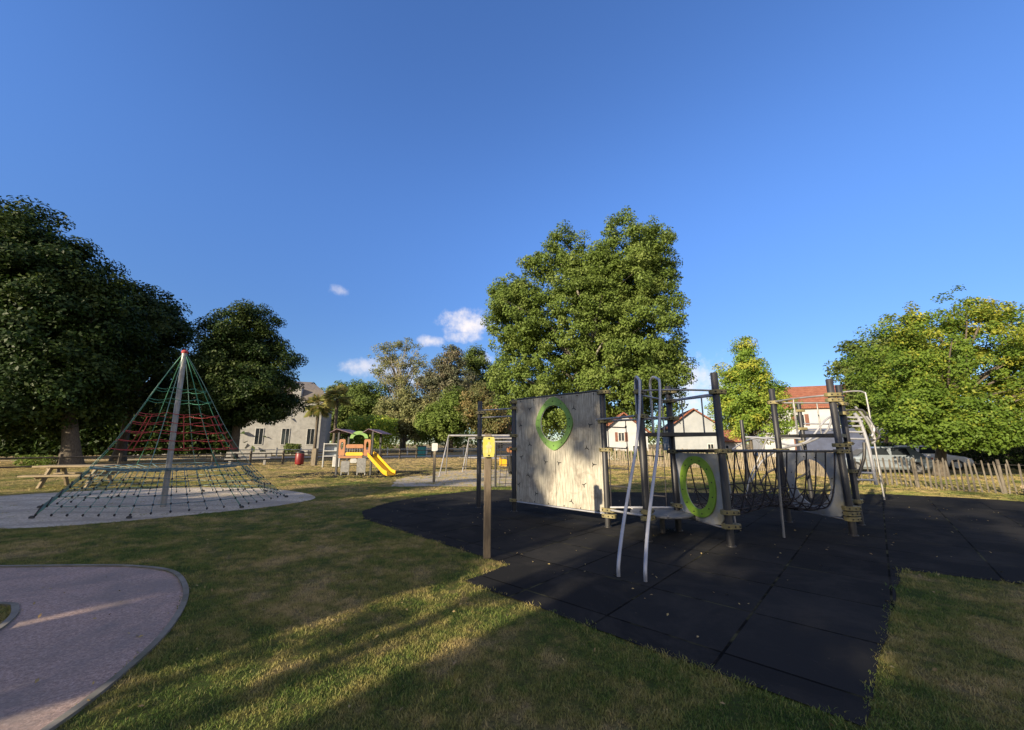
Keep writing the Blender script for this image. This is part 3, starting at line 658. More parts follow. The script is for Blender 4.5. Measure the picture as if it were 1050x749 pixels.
# wood closing the horizon
def treeline(name, x0, x1, y, h, n, seed, mat, label, depth=6):
    rg = np.random.default_rng(seed); cx = rg.uniform(x0, x1, n); top = h * (.6 + .4 * np.abs(np.sin(cx * .09 + seed)) * rg.uniform(.6, 1.1, n))
    CC = np.stack([cx, y + rg.uniform(-depth, depth, n), top * rg.uniform(.12, 1, n)], 1); per = 34; idx = np.repeat(np.arange(n), per); m_ = len(idx)
    q = rg.normal(size=(m_, 3)) * (h * .10); C = CC[idx] + q; C[:, 2] = np.abs(C[:, 2])
    p = bpy.data.objects.new(name, None)
    o = leaf_mesh(name, C, q + np.array([0, 0, h * .08]), h * .075, rg, rg.uniform(0, 1, m_), rg.uniform(0, 1, m_), mat, None)
    return tag(o, label, 'trees', kind='stuff')
treeline('far_woodland', -180, 190, 135, 10, 1500, 61, L['mid'], 'low line of far woodland on the horizon beyond the houses')
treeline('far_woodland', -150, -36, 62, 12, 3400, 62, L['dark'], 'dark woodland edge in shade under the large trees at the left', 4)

def hedge(label, a, b, h, w, mat, seed, n=9000, leaf=.12):
    rg = np.random.default_rng(seed); a = np.array(a, float); b = np.array(b, float); d = b - a; Ln = np.hypot(*d); d /= Ln; nrm = np.array([-d[1], d[0]])
    t = thing('hedge', label, 'hedge', (a[0], a[1], 0))
    u = rg.uniform(0, Ln, n); v = rg.uniform(-1, 1, n); z = rg.uniform(0.05, 1, n) ** .8
    r = w / 2 * (1 + .12 * np.sin(u * 2.1) + .08 * rg.normal(size=n)); hh = h * (1 + .06 * np.sin(u * 1.3 + 1))
    C = np.stack([d[0] * u + nrm[0] * v * r, d[1] * u + nrm[1] * v * r, z * hh], 1)
    leaf_mesh('foliage', C, rg.normal(size=(n, 3)) + np.array([0, 0, .4]), leaf, rg, rg.uniform(0, 1, n), rg.uniform(0, 1, n), mat, t)
    for i in range(min(24, max(1, int(Ln / 1.6)))):
        p = d * Ln * (i + .5) / min(24, max(1, int(Ln / 1.6))); MB().tube([(p[0], p[1], 0), (p[0] + .05, p[1], h * .6)], [.03, .015], 5).build('stem', M['bark'], t, local=True)
    return t
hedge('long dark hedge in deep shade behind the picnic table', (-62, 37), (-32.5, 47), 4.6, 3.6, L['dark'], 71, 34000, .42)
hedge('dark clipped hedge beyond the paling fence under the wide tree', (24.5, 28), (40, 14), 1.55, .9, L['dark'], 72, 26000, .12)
hedge('low green garden hedge in front of the gabled white house', (9, 37), (23, 41), .9, 1.0, L['mid'], 73, 9000, .14)
hedge('yellow green shrubbery beside the stone house', (-27.5, 70), (-20, 66), 6.0, 4.0, L['yellow'], 74, 7000, .35)
hedge('small round green shrub below the stone house window', (-31.8, 56.6), (-29.9, 56.9), 1.5, 1.4, L['mid'], 75, 1500, .2)
hedge('leafy basal shoots around the foot of the huge dark tree', (-32.9, 27.2), (-30.6, 27.0), .8, .9, L['plane'], 76, 1200, .13)

# trees of the park behind the photographer: their shadows lie over the lawn and the matting
ca, sa = math.cos(SUN_AZ), math.sin(SUN_AZ)
def pq(p, q): return (p * ca + q * sa, -p * sa + q * ca)
def shade_tree(p, q, tops, seed, label, n=170, per=75, leaf=.23, mat='mid'):
    """tops: lobes (dp, dq, z, rp, rq, rz) around the trunk, p across and q along the light"""
    x, y = pq(p, q); lb = []
    for (dp, dq, z, rp, rq, rz) in tops:
        ox, oy = pq(dp, dq); lb.append((ox, oy, z, rp, rp, rz))
    return tree('out_of_view_tree', label, (x, y), lb, n, per, leaf, L[mat], seed, .25, None, limbs=10, clump_r=.55, group='park trees behind the photographer', surf=.5)
shade_tree(.8, -22, [(-1.2, 0, 10.0, 2.1, 2, 3.4), (1.8, 0, 9.8, 2.4, 2, 3.7), (.2, 0, 7.6, 3.2, 2, 1.8), (-3.3, 0, 11.6, 1.25, 2, 2.2), (-1.9, 0, 9.4, 1.5, 2, 1.0), (3.6, 0, 8.8, 1.8, 2, 3.0), (-3.9, 0, 9.5, .9, 1, .75)], 81, 'park tree behind the photographer, tall, straight behind the path of the sun', 290)
shade_tree(-6.3, -22, [(-.6, 0, 10.4, 1.5, 2, 2.7), (1.6, 0, 12.3, 1.3, 2, 1.35), (.1, 0, 8.5, 1.9, 2, 1.1), (-2, 0, 8.3, 1.8, 2, 1.2)], 82, 'park tree behind the photographer, with one tall rounded top', 290)
shade_tree(-11.8, -22, [(-1.5, 0, 8.0, 2.0, 2, 1.3), (1.2, 0, 8.1, 2.2, 2, 1.3), (-2, 0, 9.7, 1.7, 2, 1.5)], 83, 'park tree behind the photographer, low with a lopsided top', 190)
shade_tree(-17.8, -22, [(-1.6, 0, 6.3, 2.3, 2, 1.7), (1.7, 0, 6.5, 2.2, 2, 1.7)], 84, 'park tree behind the photographer, farthest left', 210)
shade_tree(7.2, -20, [(-1.6, 0, 8.6, 2.6, 2, 3.4), (2.0, 0, 8.0, 2.6, 2, 2.8)], 85, 'park tree behind the photographer, farthest right', 330)
# added unseen hedge: its gaps are placed to cut sun streaks on the lawn
HQ = -10
for (p0, p1, h, sd_, lab) in ((-2.72, 7.0, 4.75, 86, 'added tall hedge out of view, shaping the sun streaks, the stretch right of the gaps'), (-5.86, -4.06, 4.3, 87, 'added tall hedge out of view, shaping the sun streaks, the short piece between two gaps'),
                              (-15.5, -6.02, 3.75, 88, 'added tall hedge out of view, shaping the sun streaks, the long stretch left of the gaps')):
    hedge(lab, pq(p0, HQ), pq(p1, HQ), h, .8, L['mid'], sd_, int(4200 * (p1 - p0)), .17)
hx0, hy0 = pq(-2.90, HQ); g1 = pq(-.75, 0); g2 = pq(-.35, 0)
tree('out_of_view_tree', 'added thin tree out of view in the hedge gap, breaking up the sun streak', (hx0, hy0), [(g1[0], g1[1], 3.75, .38, .38, .55), (g2[0], g2[1], 4.5, .35, .35, .3)], 22, 26, .11, L['mid'], 89, .15, 5.2, limbs=8, clump_r=.17, surf=.6)  # added stem and sparse crown, unseen, to split the sun streak

# ------------------------------------------------------------------ palms
def palm(label, x, y, h, seed, cr=2.0):
    rg = random.Random(seed); t = thing('palm_tree', label, 'palm tree', (x, y, 0), 0, 'palms by the stone house')
    m = MB(); m.tube([(0, 0, 0), (.05, 0, h * .4), (.02, 0, h - .4)], [.26, .2, .24], 10)
    m.build('trunk', M['bark'], t, local=True)
    m = MB()
    for i in range(64):
        a = i * 2.39996; e = rg.uniform(-.8, 1.35); ln = cr * rg.uniform(.75, 1.1)
        d = Vector((math.cos(a) * math.cos(e), math.sin(a) * math.cos(e), math.sin(e))); s_ = Vector((-math.sin(a), math.cos(a), 0)); c = Vector((0, 0, h - .3))
        hub = c + d * ln * .5
        for k in range(-5, 6):       # fan of stiff leaflets
            b = k * .22; dd = (d * math.cos(b) + s_ * math.sin(b)).normalized(); tip = hub + dd * ln * .6 - Vector((0, 0, .18 * ln)); w = s_.cross(dd).normalized() * .09 + s_ * .06
            m.add([hub, hub.lerp(tip, .5) + w, tip, hub.lerp(tip, .5) - w], [(0, 1, 2, 3)])
        m.tube([c, hub], [.03, .015], 4)
    o = m.build('crown', L['palm'], t, local=True)
    me = o.data; rr = np.random.default_rng(seed)
    for nm in ('tint', 'clump'):
        at = me.attributes.new(nm, 'FLOAT', 'FACE'); at.data.foreach_set('value', rr.uniform(0, 1, len(me.polygons)).astype(np.float32))
    return t
palm('shorter palm in front of the stone house wall', -27.9, 57, 7.3, 5)
palm('taller palm at the corner of the stone house', -24.6, 55.5, 8.3, 6)

# ------------------------------------------------------------------ houses
def window(house, c, U, w, h, shutters=None, cross=True):
    """window set in a wall: c centre on the wall face, U along the wall (unit, outward normal = U x Z)"""
    U = Vector(U).normalized(); Nn = U.cross(Vector((0, 0, 1))); ang = math.atan2(U.y, U.x); c = Vector(c)
    m = MB()
    for s_ in (-1, 1):
        m.box(c + U * s_ * (w / 2) + Nn * .03, (.07, .08, h + .07), ang)
    for s_ in (-1, 1):
        m.box(c + Vector((0, 0, s_ * h / 2)) + Nn * .033, (w - .07, .08, .07), ang)
    m.box(c + Nn * .028, (.05, .05, h - .07), ang)
    f = m.build('window', M['white'], house, local=True)
    MB().box(c + Nn * .012, (w - .02, .02, h - .02), ang).build('pane', M['glass'], f, local=True)
    if shutters:
        for s_ in (-1, 1):
            MB().box(c + U * s_ * (w * .5 + w * .27) + Nn * .03, (w * .48, .04, h + .06), ang).build('shutter', M[shutters], f, local=True)
    return f
def gable_house(name, label, loc, rz, w, d, h, rh, wall, gable_front=True, wins=(), chimney=True, roof='roof', over=.4):
    """w along local x, d along local y (front wall at y=0 faces -y). gable_front: ridge runs along y"""
    t = thing(name, label, 'house', (loc[0], loc[1], 0), rz)
    m = MB()
    if gable_front:
        prof = [(-w / 2, 0), (w / 2, 0), (w / 2, h), (0, h + rh), (-w / 2, h)]
        m.plate(prof, [], (0, d / 2, 0), (1, 0, 0), (0, 0, 1), d)
    else:
        prof = [(0, 0), (d, 0), (d, h), (d / 2, h + rh), (0, h)]
        m.plate(prof, [], (0, 0, 0), (0, 1, 0), (0, 0, 1), w)
    m.build('wall', M[wall], t, local=True)
    m = MB(); half = (w if gable_front else d) / 2; sl = math.hypot(half, rh); k = over / sl
    for s_ in (-1, 1):
        if gable_front:
            a = Vector((0, -over, h + rh + .05)); b = Vector((s_ * half * (1 + k), -over, h - rh * k + .05)); e = Vector((0, d + 2 * over, 0))
        else:
            a = Vector((-w / 2 - over, half, h + rh + .05)); b = Vector((-w / 2 - over, half + s_ * half * (1 + k), h - rh * k + .05)); e = Vector((w + 2 * over, 0, 0))
        up = Vector((0, 0, .14)); q = [a, b, b + e, a + e]; v = q + [p + up for p in q]
        m.add(v, [(0, 1, 2, 3), (4, 7, 6, 5), (0, 4, 5, 1), (1, 5, 6, 2), (2, 6, 7, 3), (3, 7, 4, 0)])
    rf = m.build('roof', M[roof], t, local=True)
    if chimney:
        c = MB(); pos = (w * .22, d * .6, h + rh * .8) if gable_front else (w * .25, d * .55, h + rh * .95)
        c.box(pos, (.6, .5, 1.4)); c.box((pos[0], pos[1], pos[2] + .74), (.72, .62, .1)); c.build('chimney', M[wall], rf, local=True)
    for (x, z, ww, hh, sh) in wins: window(t, (x, -.0, z), (1, 0, 0), ww, hh, sh)
    return t
gable_house('white_house', 'white gabled house with grey side door, seen between the climbing posts', (20.1, 44), R(-14), 4.9, 8, 3.45, 1.8, 'renderpale', True, [(1.45, 1.1, .6, .9, None)], True)
gable_house('white_house', 'small white gabled house with brown shutters beside the climbing panel', (11.2, 40), R(-6), 4.5, 5, 2.7, 1.8, 'render', True, [(-.3, 2.25, .6, .85, 'shutter'), (1.1, 1.0, .7, .8, None)], False)
gable_house('long_house', 'large white house with wide red tiled roof behind the yellow young tree', (38.2, 47), R(-22), 15, 9, 5.9, 2.9, 'render', False, [(-3.5, 4.4, .9, 1.3, 'shutter'), (.5, 4.4, .9, 1.3, 'shutter'), (4, 4.4, .9, 1.3, 'shutter'), (-3.5, 1.5, .9, 1.3, 'shutter'), (.5, 1.5, .9, 1.3, 'shutter')], True)
gable_house('red_roofed_house', 'distant white house with low red roof above the swing area', (0.5, 88), R(4), 11, 8, 4.4, 1.7, 'render', False, [(-3, 3.1, .9, 1.2, 'shuttergrey'), (0, 3.1, .9, 1.2, 'shuttergrey'), (-3, 1.2, 1, 1.2, None)], False)
gable_house('low_annex', 'low red roofed annex right of the gabled white house', (25.4, 48), R(-12), 3.8, 5, 1.9, 1.2, 'stone', False, [(0, 1.0, .7, .8, None)], False)
gable_house('red_roofed_house', 'cream house with red roof half hidden at the right edge of the photo', (48, 30), R(-55), 12, 8, 4.6, 2.4, 'render', False, [(-3, 3.2, .9, 1.2, 'shutter'), (1, 3.2, .9, 1.2, 'shutter')], True)

# the stone house with its hipped slate roof
st = thing('stone_house', 'tall pale stone house with grey slate hipped roof behind the palms', 'house', (-28.0, 60, 0), R(20))
W_, D_, H_ = 17, 10, 8.0
MB().box((-W_ / 2, D_ / 2, H_ / 2), (W_, D_, H_)).build('wall', M['stone'], st, local=True)
m = MB()
o_ = .35
e = [(-W_ - o_, -o_, H_ + .01), (o_, -o_, H_ + .01), (o_, D_ + o_, H_ + .01), (-W_ - o_, D_ + o_, H_ + .01)]
k1 = [(-W_ + 1.0, 1.0, H_ + 1.7), (-1.0, 1.0, H_ + 1.7), (-1.0, D_ - 1, H_ + 1.7), (-W_ + 1, D_ - 1, H_ + 1.7)]
k2 = [(-W_ + 3.4, D_ / 2, H_ + 3.4), (-3.0, D_ / 2, H_ + 3.4)]
m.add(e + k1 + k2, [(0, 1, 5, 4), (1, 2, 6, 5), (2, 3, 7, 6), (3, 0, 4, 7), (4, 5, 9, 8), (5, 6, 9), (6, 7, 8, 9), (7, 4, 8), (3, 2, 1, 0)])
rf = m.build('roof', M['slate'], st, local=True)
for xx in (-4.2, -10.5):
    d_ = MB().box((xx, .45, H_ + 1.0), (1.2, 1.2, 1.5)).build('dormer', M['stone'], rf, local=True)
MB().box((-W_ / 2, -.04, H_ - .2), (W_ + .1, .12, .35)).build('cornice', M['stone'], st, local=True)
for xx in (-1.9, -5.2, -8.5, -11.8, -15): window(st, (xx, 0, 6.3), (1, 0, 0), .95, 1.7, None)
for xx in (-1.9, -5.2, -8.5, -11.8, -15): window(st, (xx, 0, 2.6), (1, 0, 0), 1.0, 2.3, None)
gable_house('outbuilding', 'low pale stone outbuilding under the dark oval tree', (-44, 56), R(12), 15, 7, 3.0, 1.6, 'stone', False, [(-5, 1.6, .9, 1.3, None), (-1, 1.6, .9, 1.3, None), (3, 1.3, 1, 2.2, None), (5.5, 1.6, .9, 1.3, None)], False, 'slate')
# low stone wall / long shed behind the right hedge
t = thing('long_barn', 'long low grey barn with pale eaves beyond the fence under the wide tree', 'barn', (34.5, 25.5, 0), R(-42))
MB().box((0, 2, 1.15), (16, 4, 2.3)).build('wall', M['darkwood'], t, local=True)
m = MB(); m.add([(-8.3, -.4, 2.31), (8.3, -.4, 2.31), (8.3, 4.3, 3.3), (-8.3, 4.3, 3.3), (-8.3, -.4, 2.45), (8.3, -.4, 2.45), (8.3, 4.3, 3.45), (-8.3, 4.3, 3.45)], [(0, 3, 2, 1), (4, 5, 6, 7), (0, 1, 5, 4), (1, 2, 6, 5), (2, 3, 7, 6), (3, 0, 4, 7)])
m.build('roof', M['renderpale'], t, local=True)

# ------------------------------------------------------------------ fences
def along(pts, step):
    P = [Vector((p[0], p[1], 0)) for p in pts]; out = []; rest = 0
    for a, b in zip(P, P[1:]):
        L_ = (b - a).length; d = (b - a) / L_; s_ = rest
        while s_ < L_: out.append((a + d * s_, d)); s_ += step
        rest = s_ - L_
    return out
def paling(label, pts, h, step, seed, post_step=2.2, mat_='paling'):
    rg = random.Random(seed); t = thing('paling_fence', label, 'fence', (pts[0][0], pts[0][1], 0), 0, 'split paling fences along the park edge')
    m = MB()
    for p, d in along(pts, step):
        if rg.random() < .05: continue
        hh = h * rg.uniform(.88, 1.06); n = Vector((-d.y, d.x, 0)); lean = d * rg.uniform(-.06, .06) + n * rg.uniform(-.03, .03)
        w = rg.uniform(.017, .028); a = math.atan2(d.y, d.x)
        c = [p + d * sx * w + n * sy * w * .5 for sx, sy in ((-1, -1), (1, -1), (1, 1), (-1, 1))]
        up = Vector((0, 0, hh)) + lean; tp = [q + up for q in c]; apex = p + up + Vector((0, 0, .05))
        m.add(c + tp + [apex], [(0, 1, 5, 4), (1, 2, 6, 5), (2, 3, 7, 6), (3, 0, 4, 7), (4, 5, 8), (5, 6, 8), (6, 7, 8), (7, 4, 8)])
    m.build('palings', M[mat_], t)
    for p, d in along(pts, post_step):
        j = Vector((rg.uniform(-.05, .05), rg.uniform(-.05, .05), 0)); n = Vector((-d.y, d.x, 0)) * .06
        MB().tube([p + n, p + n + Vector((0, 0, h * .5)) + j * .5, p + n + j + Vector((0, 0, h * rg.uniform(.95, 1.1)))], [.055, .05, .042], 7).build('post', M[mat_], t)
    for z in (.25, .62, .9):
        w = []
        for p, d in along(pts, .5): w.append(p + Vector((-d.y, d.x, 0)) * .025 + Vector((0, 0, h * z + .01 * math.sin(len(w)))))
        MB().tube(w, .006, 4).build('wire', M['bolt'], t)
    return t
paling('gappy split paling fence along the matting at the right', [(14.35, 17.4), (15.15, 15.3), (15.6, 13.8), (16.5, 12.6), (18.5, 11.4), (22, 9.5)], 1.02, .145, 1)
paling('dense split paling fence running behind the climbing frame to the far houses', [(6.2, 31.5), (9.5, 29.5), (13.0, 27.0), (15.6, 23.0), (15.2, 19.5), (14.55, 17.7)], 1.2, .10, 2, mat_='palewood')
rg = random.Random(3)
t = thing('rail_fence', 'dark timber post and rail fence crossing behind the rope pyramid', 'fence', (-26.5, 19.3, 0))
fp = along([(-27.2, 18.2), (-19.4, 29.6), (-12.6, 40.0), (-8.2, 47.0)], 2.35)
for p, d in fp: MB().box(p + Vector((0, 0, .52)), (.13, .13, 1.04), math.atan2(d.y, d.x)).build('post', M['darkwood'], t)
for (p, d), (q, _) in zip(fp, fp[1:]):
    for z in (.86, .42):
        MB().tube([p + Vector((0, 0, z)), q + Vector((0, 0, z))], .045, 6).build('rail', M['darkwood'], t)
t = thing('white_fence', 'low white rail fence in front of the far trees', 'fence', (-32, 50, 0))
fp = along([(-36, 46.5), (-24, 51.5), (-4, 59)], 2.6)
for p, d in fp: MB().box(p + Vector((0, 0, .55)), (.14, .14, 1.1), math.atan2(d.y, d.x)).build('post', M['white'], t)
for (p, d), (q, _) in zip(fp, fp[1:]): MB().tube([p + Vector((0, 0, .85)), q + Vector((0, 0, .85))], .05, 6).build('rail', M['white'], t)

# ------------------------------------------------------------------ climbing frame
cf = thing('climbing_frame', 'large climbing frame of dark posts with wooden panel, nets and decks on black matting', 'climbing frame', (3.2, 8.0, 0))
POST = {'P1': (-.85, 10.5, 2.70), 'P2': (.05, 9.94, 2.69), 'P3': (1.87, 8.15, 2.66), 'P4': (2.26, 6.99, 2.73), 'P5': (3.1, 7.8, 2.72), 'P6': (3.46, 6.67, 2.79), 'P7': (5.71, 8.63, 2.78), 'P8': (6.02, 7.41, 2.80), 'P9': (6.95, 8.34, 2.82)}
CL = {'P1': (2.40, 1.75), 'P2': (2.62, 2.47, 1.79, 1.47, .27), 'P3': (2.64, 2.05, 1.48, .33, .22), 'P4': (2.50, 2.07, .48, .38), 'P5': (2.60, 2.42, 2.08, 1.45, .47, .33), 'P6': (2.46, 1.48, .52, .31),
      'P7': (2.48, 1.46, .58, .46), 'P8': (2.50, 2.40, 1.57, 1.46, .47, .38, .29), 'P9': (2.42, 2.22, 1.60, 1.05, .46)}
DIRS = {'P1': (-.55, 0), 'P2': (.0, -.75), 'P3': (-.6, 1.3), 'P4': (.8, -.2), 'P5': (-1.0, .3), 'P6': (.2, 1.2), 'P7': (-.5, 1.0), 'P8': (.1, -.4), 'P9': (.7, .3)}
rg = random.Random(9)
for nme, (x, y, h) in POST.items():
    m = MB(); m.lathe([(.058, -.02), (.058, h - .012), (.046, h)], (x, y, 0), 18)
    p = m.build('post', M['post'], cf)
    MB().lathe([(.075, .009), (.075, .02), (.06, .028)], (x, y, 0), 16).build('collar', M['bolt'], p)
    for z in CL[nme]:
        a = DIRS[nme][0] + rg.uniform(-.2, .2); ca_, sa_ = math.cos(a), math.sin(a)
        m = MB()
        prof = ellipse(.035, 0, .145, .082, 20, 3.2)
        m.plate(prof, [], (x, y, z), (ca_, sa_, 0), (-sa_, ca_, 0), .068)
        c = m.build('clamp', M['clamp'], p)
        m = MB()
        for s_ in (-.06, .05, .13):
            for sg in (-1, 1):
                nn = Vector((-sa_, ca_, 0)) * sg
                m.lathe([(.013, 0), (.013, .012), (.006, .016)], Vector((x, y, z)) + Vector((ca_, sa_, 0)) * s_ + nn * .078, 8, nn)
        m.build('bolt', M['bolt'], c)
def P(n, z): return Vector((POST[n][0], POST[n][1], z))
def bar(name, pts, r, mat, n=0): return MB().tube(smooth_pts(pts, n) if n else pts, r, 10).build(name, M[mat], cf)
bar('crossbar', [P('P1', 2.46), P('P2', 2.46)], .018, 'steel'); bar('crossbar', [P('P1', 2.27), P('P2', 2.27)], .018, 'steel')
bar('crossbar', [P('P1', 1.76), P('P2', 1.76)], .018, 'steel')
bar('crossbar', [P('P3', 2.08) + Vector((-.12, .1, 0)), P('P4', 2.08)], .022, 'steel')
bar('crossbar', [P('P3', 2.05), P('P5', 2.09)], .022, 'steel')
bar('crossbar', [P('P3', .37), P('P5', .42)], .02, 'slidebar'); bar('crossbar', [P('P3', .33), P('P4', .40)], .02, 'slidebar')
# climbing wall
A = Vector((.12, 9.88, 0)); U = Vector((.707, -.707, 0)); PW = 2.42; z0, z1 = .26, 2.66
O = A + Vector((0, 0, z0)); hc = (1.19, 2.05 - z0)
m = MB(); m.plate([(0, 0), (PW, .02), (PW, z1 - z0), (0, z1 - z0)], [list(reversed(ellipse(hc[0], hc[1], .40, .42, 40)))], O, U, (0, 0, 1), .03)
wall = m.build('climbing_wall', M['ply'], cf)
Nn = U.cross(Vector((0, 0, 1)))
for s_ in (-1,):
    m = MB(); outer = []
    for i in range(64):
        a = 2 * math.pi * i / 64; c_, s2 = math.cos(a), math.sin(a)
        r = 1 / (abs(c_ / .535) ** 1.55 + abs(s2 / .60) ** 1.55) ** (1 / 1.55)
        outer.append((hc[0] + r * c_, hc[1] + r * s2))
    m.plate(outer, [list(reversed(ellipse(hc[0], hc[1], .385, .405, 48)))], O + Nn * .031, U, (0, 0, 1), .026)
    ring = m.build('ring', M['green'], cf); ring['label'] = 'leaf green surround of the round hole'
    m = MB()
    for a in (10, 60, 90, 120, 170, 190, 240, 270, 300, 350):
        q = O + U * (hc[0] + .46 * math.cos(R(a))) + Vector((0, 0, hc[1] + .50 * math.sin(R(a)))) + Nn * .044
        m.lathe([(.012, 0), (.012, .008), (.006, .011)], q, 8, Nn)
    m.build('bolt', M['bolt'], ring)
    m = MB(); lip = [O + U * p[0] + Vector((0, 0, p[1])) + Nn * .022 for p in ellipse(hc[0], hc[1], .387, .407, 48)]
    m.tube(lip, .012, 6, closed=True); m.build('lip', M['greyboard'], ring)
# pinched finger slots cut in the panel
rgm = random.Random(77)
for (u, v) in ((.45, 2.15), (.14, 1.78), (.44, 1.32), (.16, 1.02), (.38, .62), (.62, .22), (.92, .93), (1.30, .92), (1.75, 2.1), (2.15, 1.72), (2.2, .92), (1.95, .5), (1.62, .15), (.08, .38), (2.05, 1.25)):
    m = MB(); a0 = rgm.uniform(-.9, .9)
    for k, (da, l_) in enumerate(((0, .075), (2.2, .05), (-2.0, .055))):
        a = a0 + da; c = O + U * u + Vector((0, 0, v)) + Nn * .0185; d = U * math.cos(a) + Vector((0, 0, math.sin(a))); e_ = c + d * l_; s_ = Nn.cross(d) * .011
        m.add([c + s_, c - s_, e_ - s_ * .5, e_ + s_ * .5, c + s_ - Nn * .002, c - s_ - Nn * .002, e_ - s_ * .5 - Nn * .002, e_ + s_ * .5 - Nn * .002], [(0, 1, 2, 3), (4, 7, 6, 5), (0, 4, 5, 1), (1, 5, 6, 2), (2, 6, 7, 3), (3, 7, 4, 0)])
    m.build('finger_slot', M['bolt'], wall)
bar('top_rail', [O + Vector((0, 0, z1 - z0 + .02)), O + U * PW + Vector((0, 0, z1 - z0 + .02))], .022, 'darkbar')
bar('bottom_rail', [O + Vector((0, 0, -.02)), O + U * PW + Vector((0, 0, -.01))], .018, 'slidebar')
m = MB()
for i in range(6):
    for zz in (.035, z1 - z0 - .035): m.lathe([(.013, 0), (.013, .01), (.006, .014)], O + U * (.15 + i * .425) + Vector((0, 0, zz)) + Nn * .016, 8, Nn)
m.build('panel_bolts', M['bolt'], wall)
m = MB().tube([O + U * 1.21 + Nn * .0155, O + U * 1.21 + Nn * .0155 + Vector((0, 0, 1.16))], .004, 5); m.build('board_joint', M['bolt'], wall)
# decks and rails
for (a, b, c, zz) in (('P4', 'P5', 'P6', 1.735), ('P7', 'P8', 'P9', 1.735)):
    pa, pb, pc_ = P(a, zz), P(b, zz), P(c, zz); m = MB()
    v = [pa, pb, pc_]; m.add(v + [q + Vector((0, 0, .035)) for q in v], [(0, 2, 1), (3, 4, 5), (0, 1, 4, 3), (1, 2, 5, 4), (2, 0, 3, 5)])
    m.build('deck', M['deck'], cf)
    for q, r_ in ((pa, pb), (pb, pc_), (pc_, pa)):
        d = (r_ - q).normalized(); L_ = (r_ - q).length; a_ = math.atan2(d.y, d.x)
        MB().box((q + r_) / 2 + Vector((0, 0, .018)), (L_ - .11, .035, .062), a_).build('deck_edge', M['darkbar'], cf)
def rail(a, b, za, zb, mids=(), curve=0, r=.017, drop=1.77, out=None):
    pa, pb = P(a, za), P(b, zb); d = pb - pa
    out = out or Vector((0, 0, 0)); pts = [pa.lerp(pb, i / 8) + out * math.sin(math.pi * i / 8) * curve for i in range(9)]
    bar('guard_rail', pts, r, 'steel')
    for f_ in mids:
        q = pa.lerp(pb, f_) + out * math.sin(math.pi * f_) * curve
        bar('baluster', [q, Vector((q.x, q.y, drop))], .013, 'steel')
rail('P4', 'P6', 2.52, 2.48, (), .14, out=Vector((-.3, -.9, 0))); rail('P5', 'P6', 2.42, 2.40, (.30, .72), .0)
rail('P4', 'P5', 2.45, 2.42, (.75,), .0)
bar('guard_rail', [P('P5', 2.42), P('P5', 2.42).lerp(P('P6', 2.44), .7) + Vector((.05, 0, 0)), P('P6', 2.42)], .022, 'steel', 4)
rail('P7', 'P8', 2.49, 2.50, (.45,), .12, out=Vector((-.9, -.3, 0))); rail('P7', 'P9', 2.47, 2.44, (.3, .65), .0); rail('P8', 'P9', 2.42, 2.4, (), 0)
bar('crossbar', [P('P5', 1.46), P('P6', 1.48)], .03, 'darkbar'); bar('crossbar', [P('P6', 1.475), P('P8', 1.46)], .022, 'darkbar'); bar('crossbar', [P('P5', 1.46), P('P7', 1.46)], .022, 'darkbar')
bar('crossbar', [P('P5', 2.08), P('P4', 2.07)], .018, 'steel')
bar('support_leg', [(4.69, 7.26, .01), (4.68, 7.20, .8), (4.62, 7.04, 1.46)], .02, 'steel', 3)
bar('support_leg', [(4.25, 7.95, .01), (4.25, 8.02, .7), (4.28, 8.15, 1.46)], .018, 'steel', 3)
# boards with oval openings
def oval_board(a, b, mat, ringmat, ring=True, label=None, hx=.33, hz=.40):
    pa, pb = P(a, 0), P(b, 0); d = (pb - pa).normalized(); L_ = (pb - pa).length - .16; o = pa + d * .08 + Vector((0, 0, .30)); H = 1.13
    n = d.cross(Vector((0, 0, 1)))
    if n.y > 0: n = -n
    outer = [(0.05, .14), (.14, .03), (.35, 0), (L_ - .25, -.02), (L_ - .08, .0), (L_, .1), (L_, H), (0, H)]
    m = MB(); m.plate(outer, [list(reversed(ellipse(L_ / 2, H * .50, hx, hz, 40)))], o, d, (0, 0, 1), .022)
    bo = m.build('oval_board', M[mat], cf)
    if label: bo['label'] = label
    if ring:
        m = MB(); m.plate(ellipse(L_ / 2, H * .50, hx + .115, hz + .115, 48, 2.2), [list(reversed(ellipse(L_ / 2, H * .50, hx - .015, hz - .015, 48)))], o + n * .024, d, (0, 0, 1), .024)
        rg_ = m.build('ring', M[ringmat], bo)
    m = MB()
    for k in range(12):
        a_ = k * math.pi / 6 + .2; q = o + d * (L_ / 2 + (hx + .06) * math.cos(a_)) + Vector((0, 0, H * .5 + (hz + .06) * math.sin(a_))) + n * (.036 if ring else .011)
        m.lathe([(.012, 0), (.012, .008), (.005, .011)], q, 8, n)
    m.build('bolt', M['bolt'], bo)
    MB().tube([o + Vector((0, 0, -.01)) - d * .05, o + d * (L_ + .05) + Vector((0, 0, -.04))], .014, 8).build('rod', M['steel'], bo)
oval_board('P5', 'P6', 'greyboard', 'lime', True, 'pale board with a lime green oval ring', .30, .40)
oval_board('P7', 'P8', 'greyboard', 'greyboard', False, 'pale grey board with a plain oval opening', .36, .43)
# low standing disc
m = MB(); m.lathe([(.50, -.018), (.55, -.005), (.55, .018), (.52, .028)], (2.74, 7.62, .35), 36); m.build('standing_disc', M['discgrey'], cf)
for a in (20, 140, 260): bar('disc_strut', [(2.74 + .5 * math.cos(R(a)), 7.62 + .5 * math.sin(R(a)), .34), (2.74 + .62 * math.cos(R(a)), 7.62 + .6 * math.sin(R(a)), .40)], .012, 'steel')
bar('disc_spring', [(2.74, 7.62, .01), (2.74, 7.62, .33)], .045, 'darkbar')
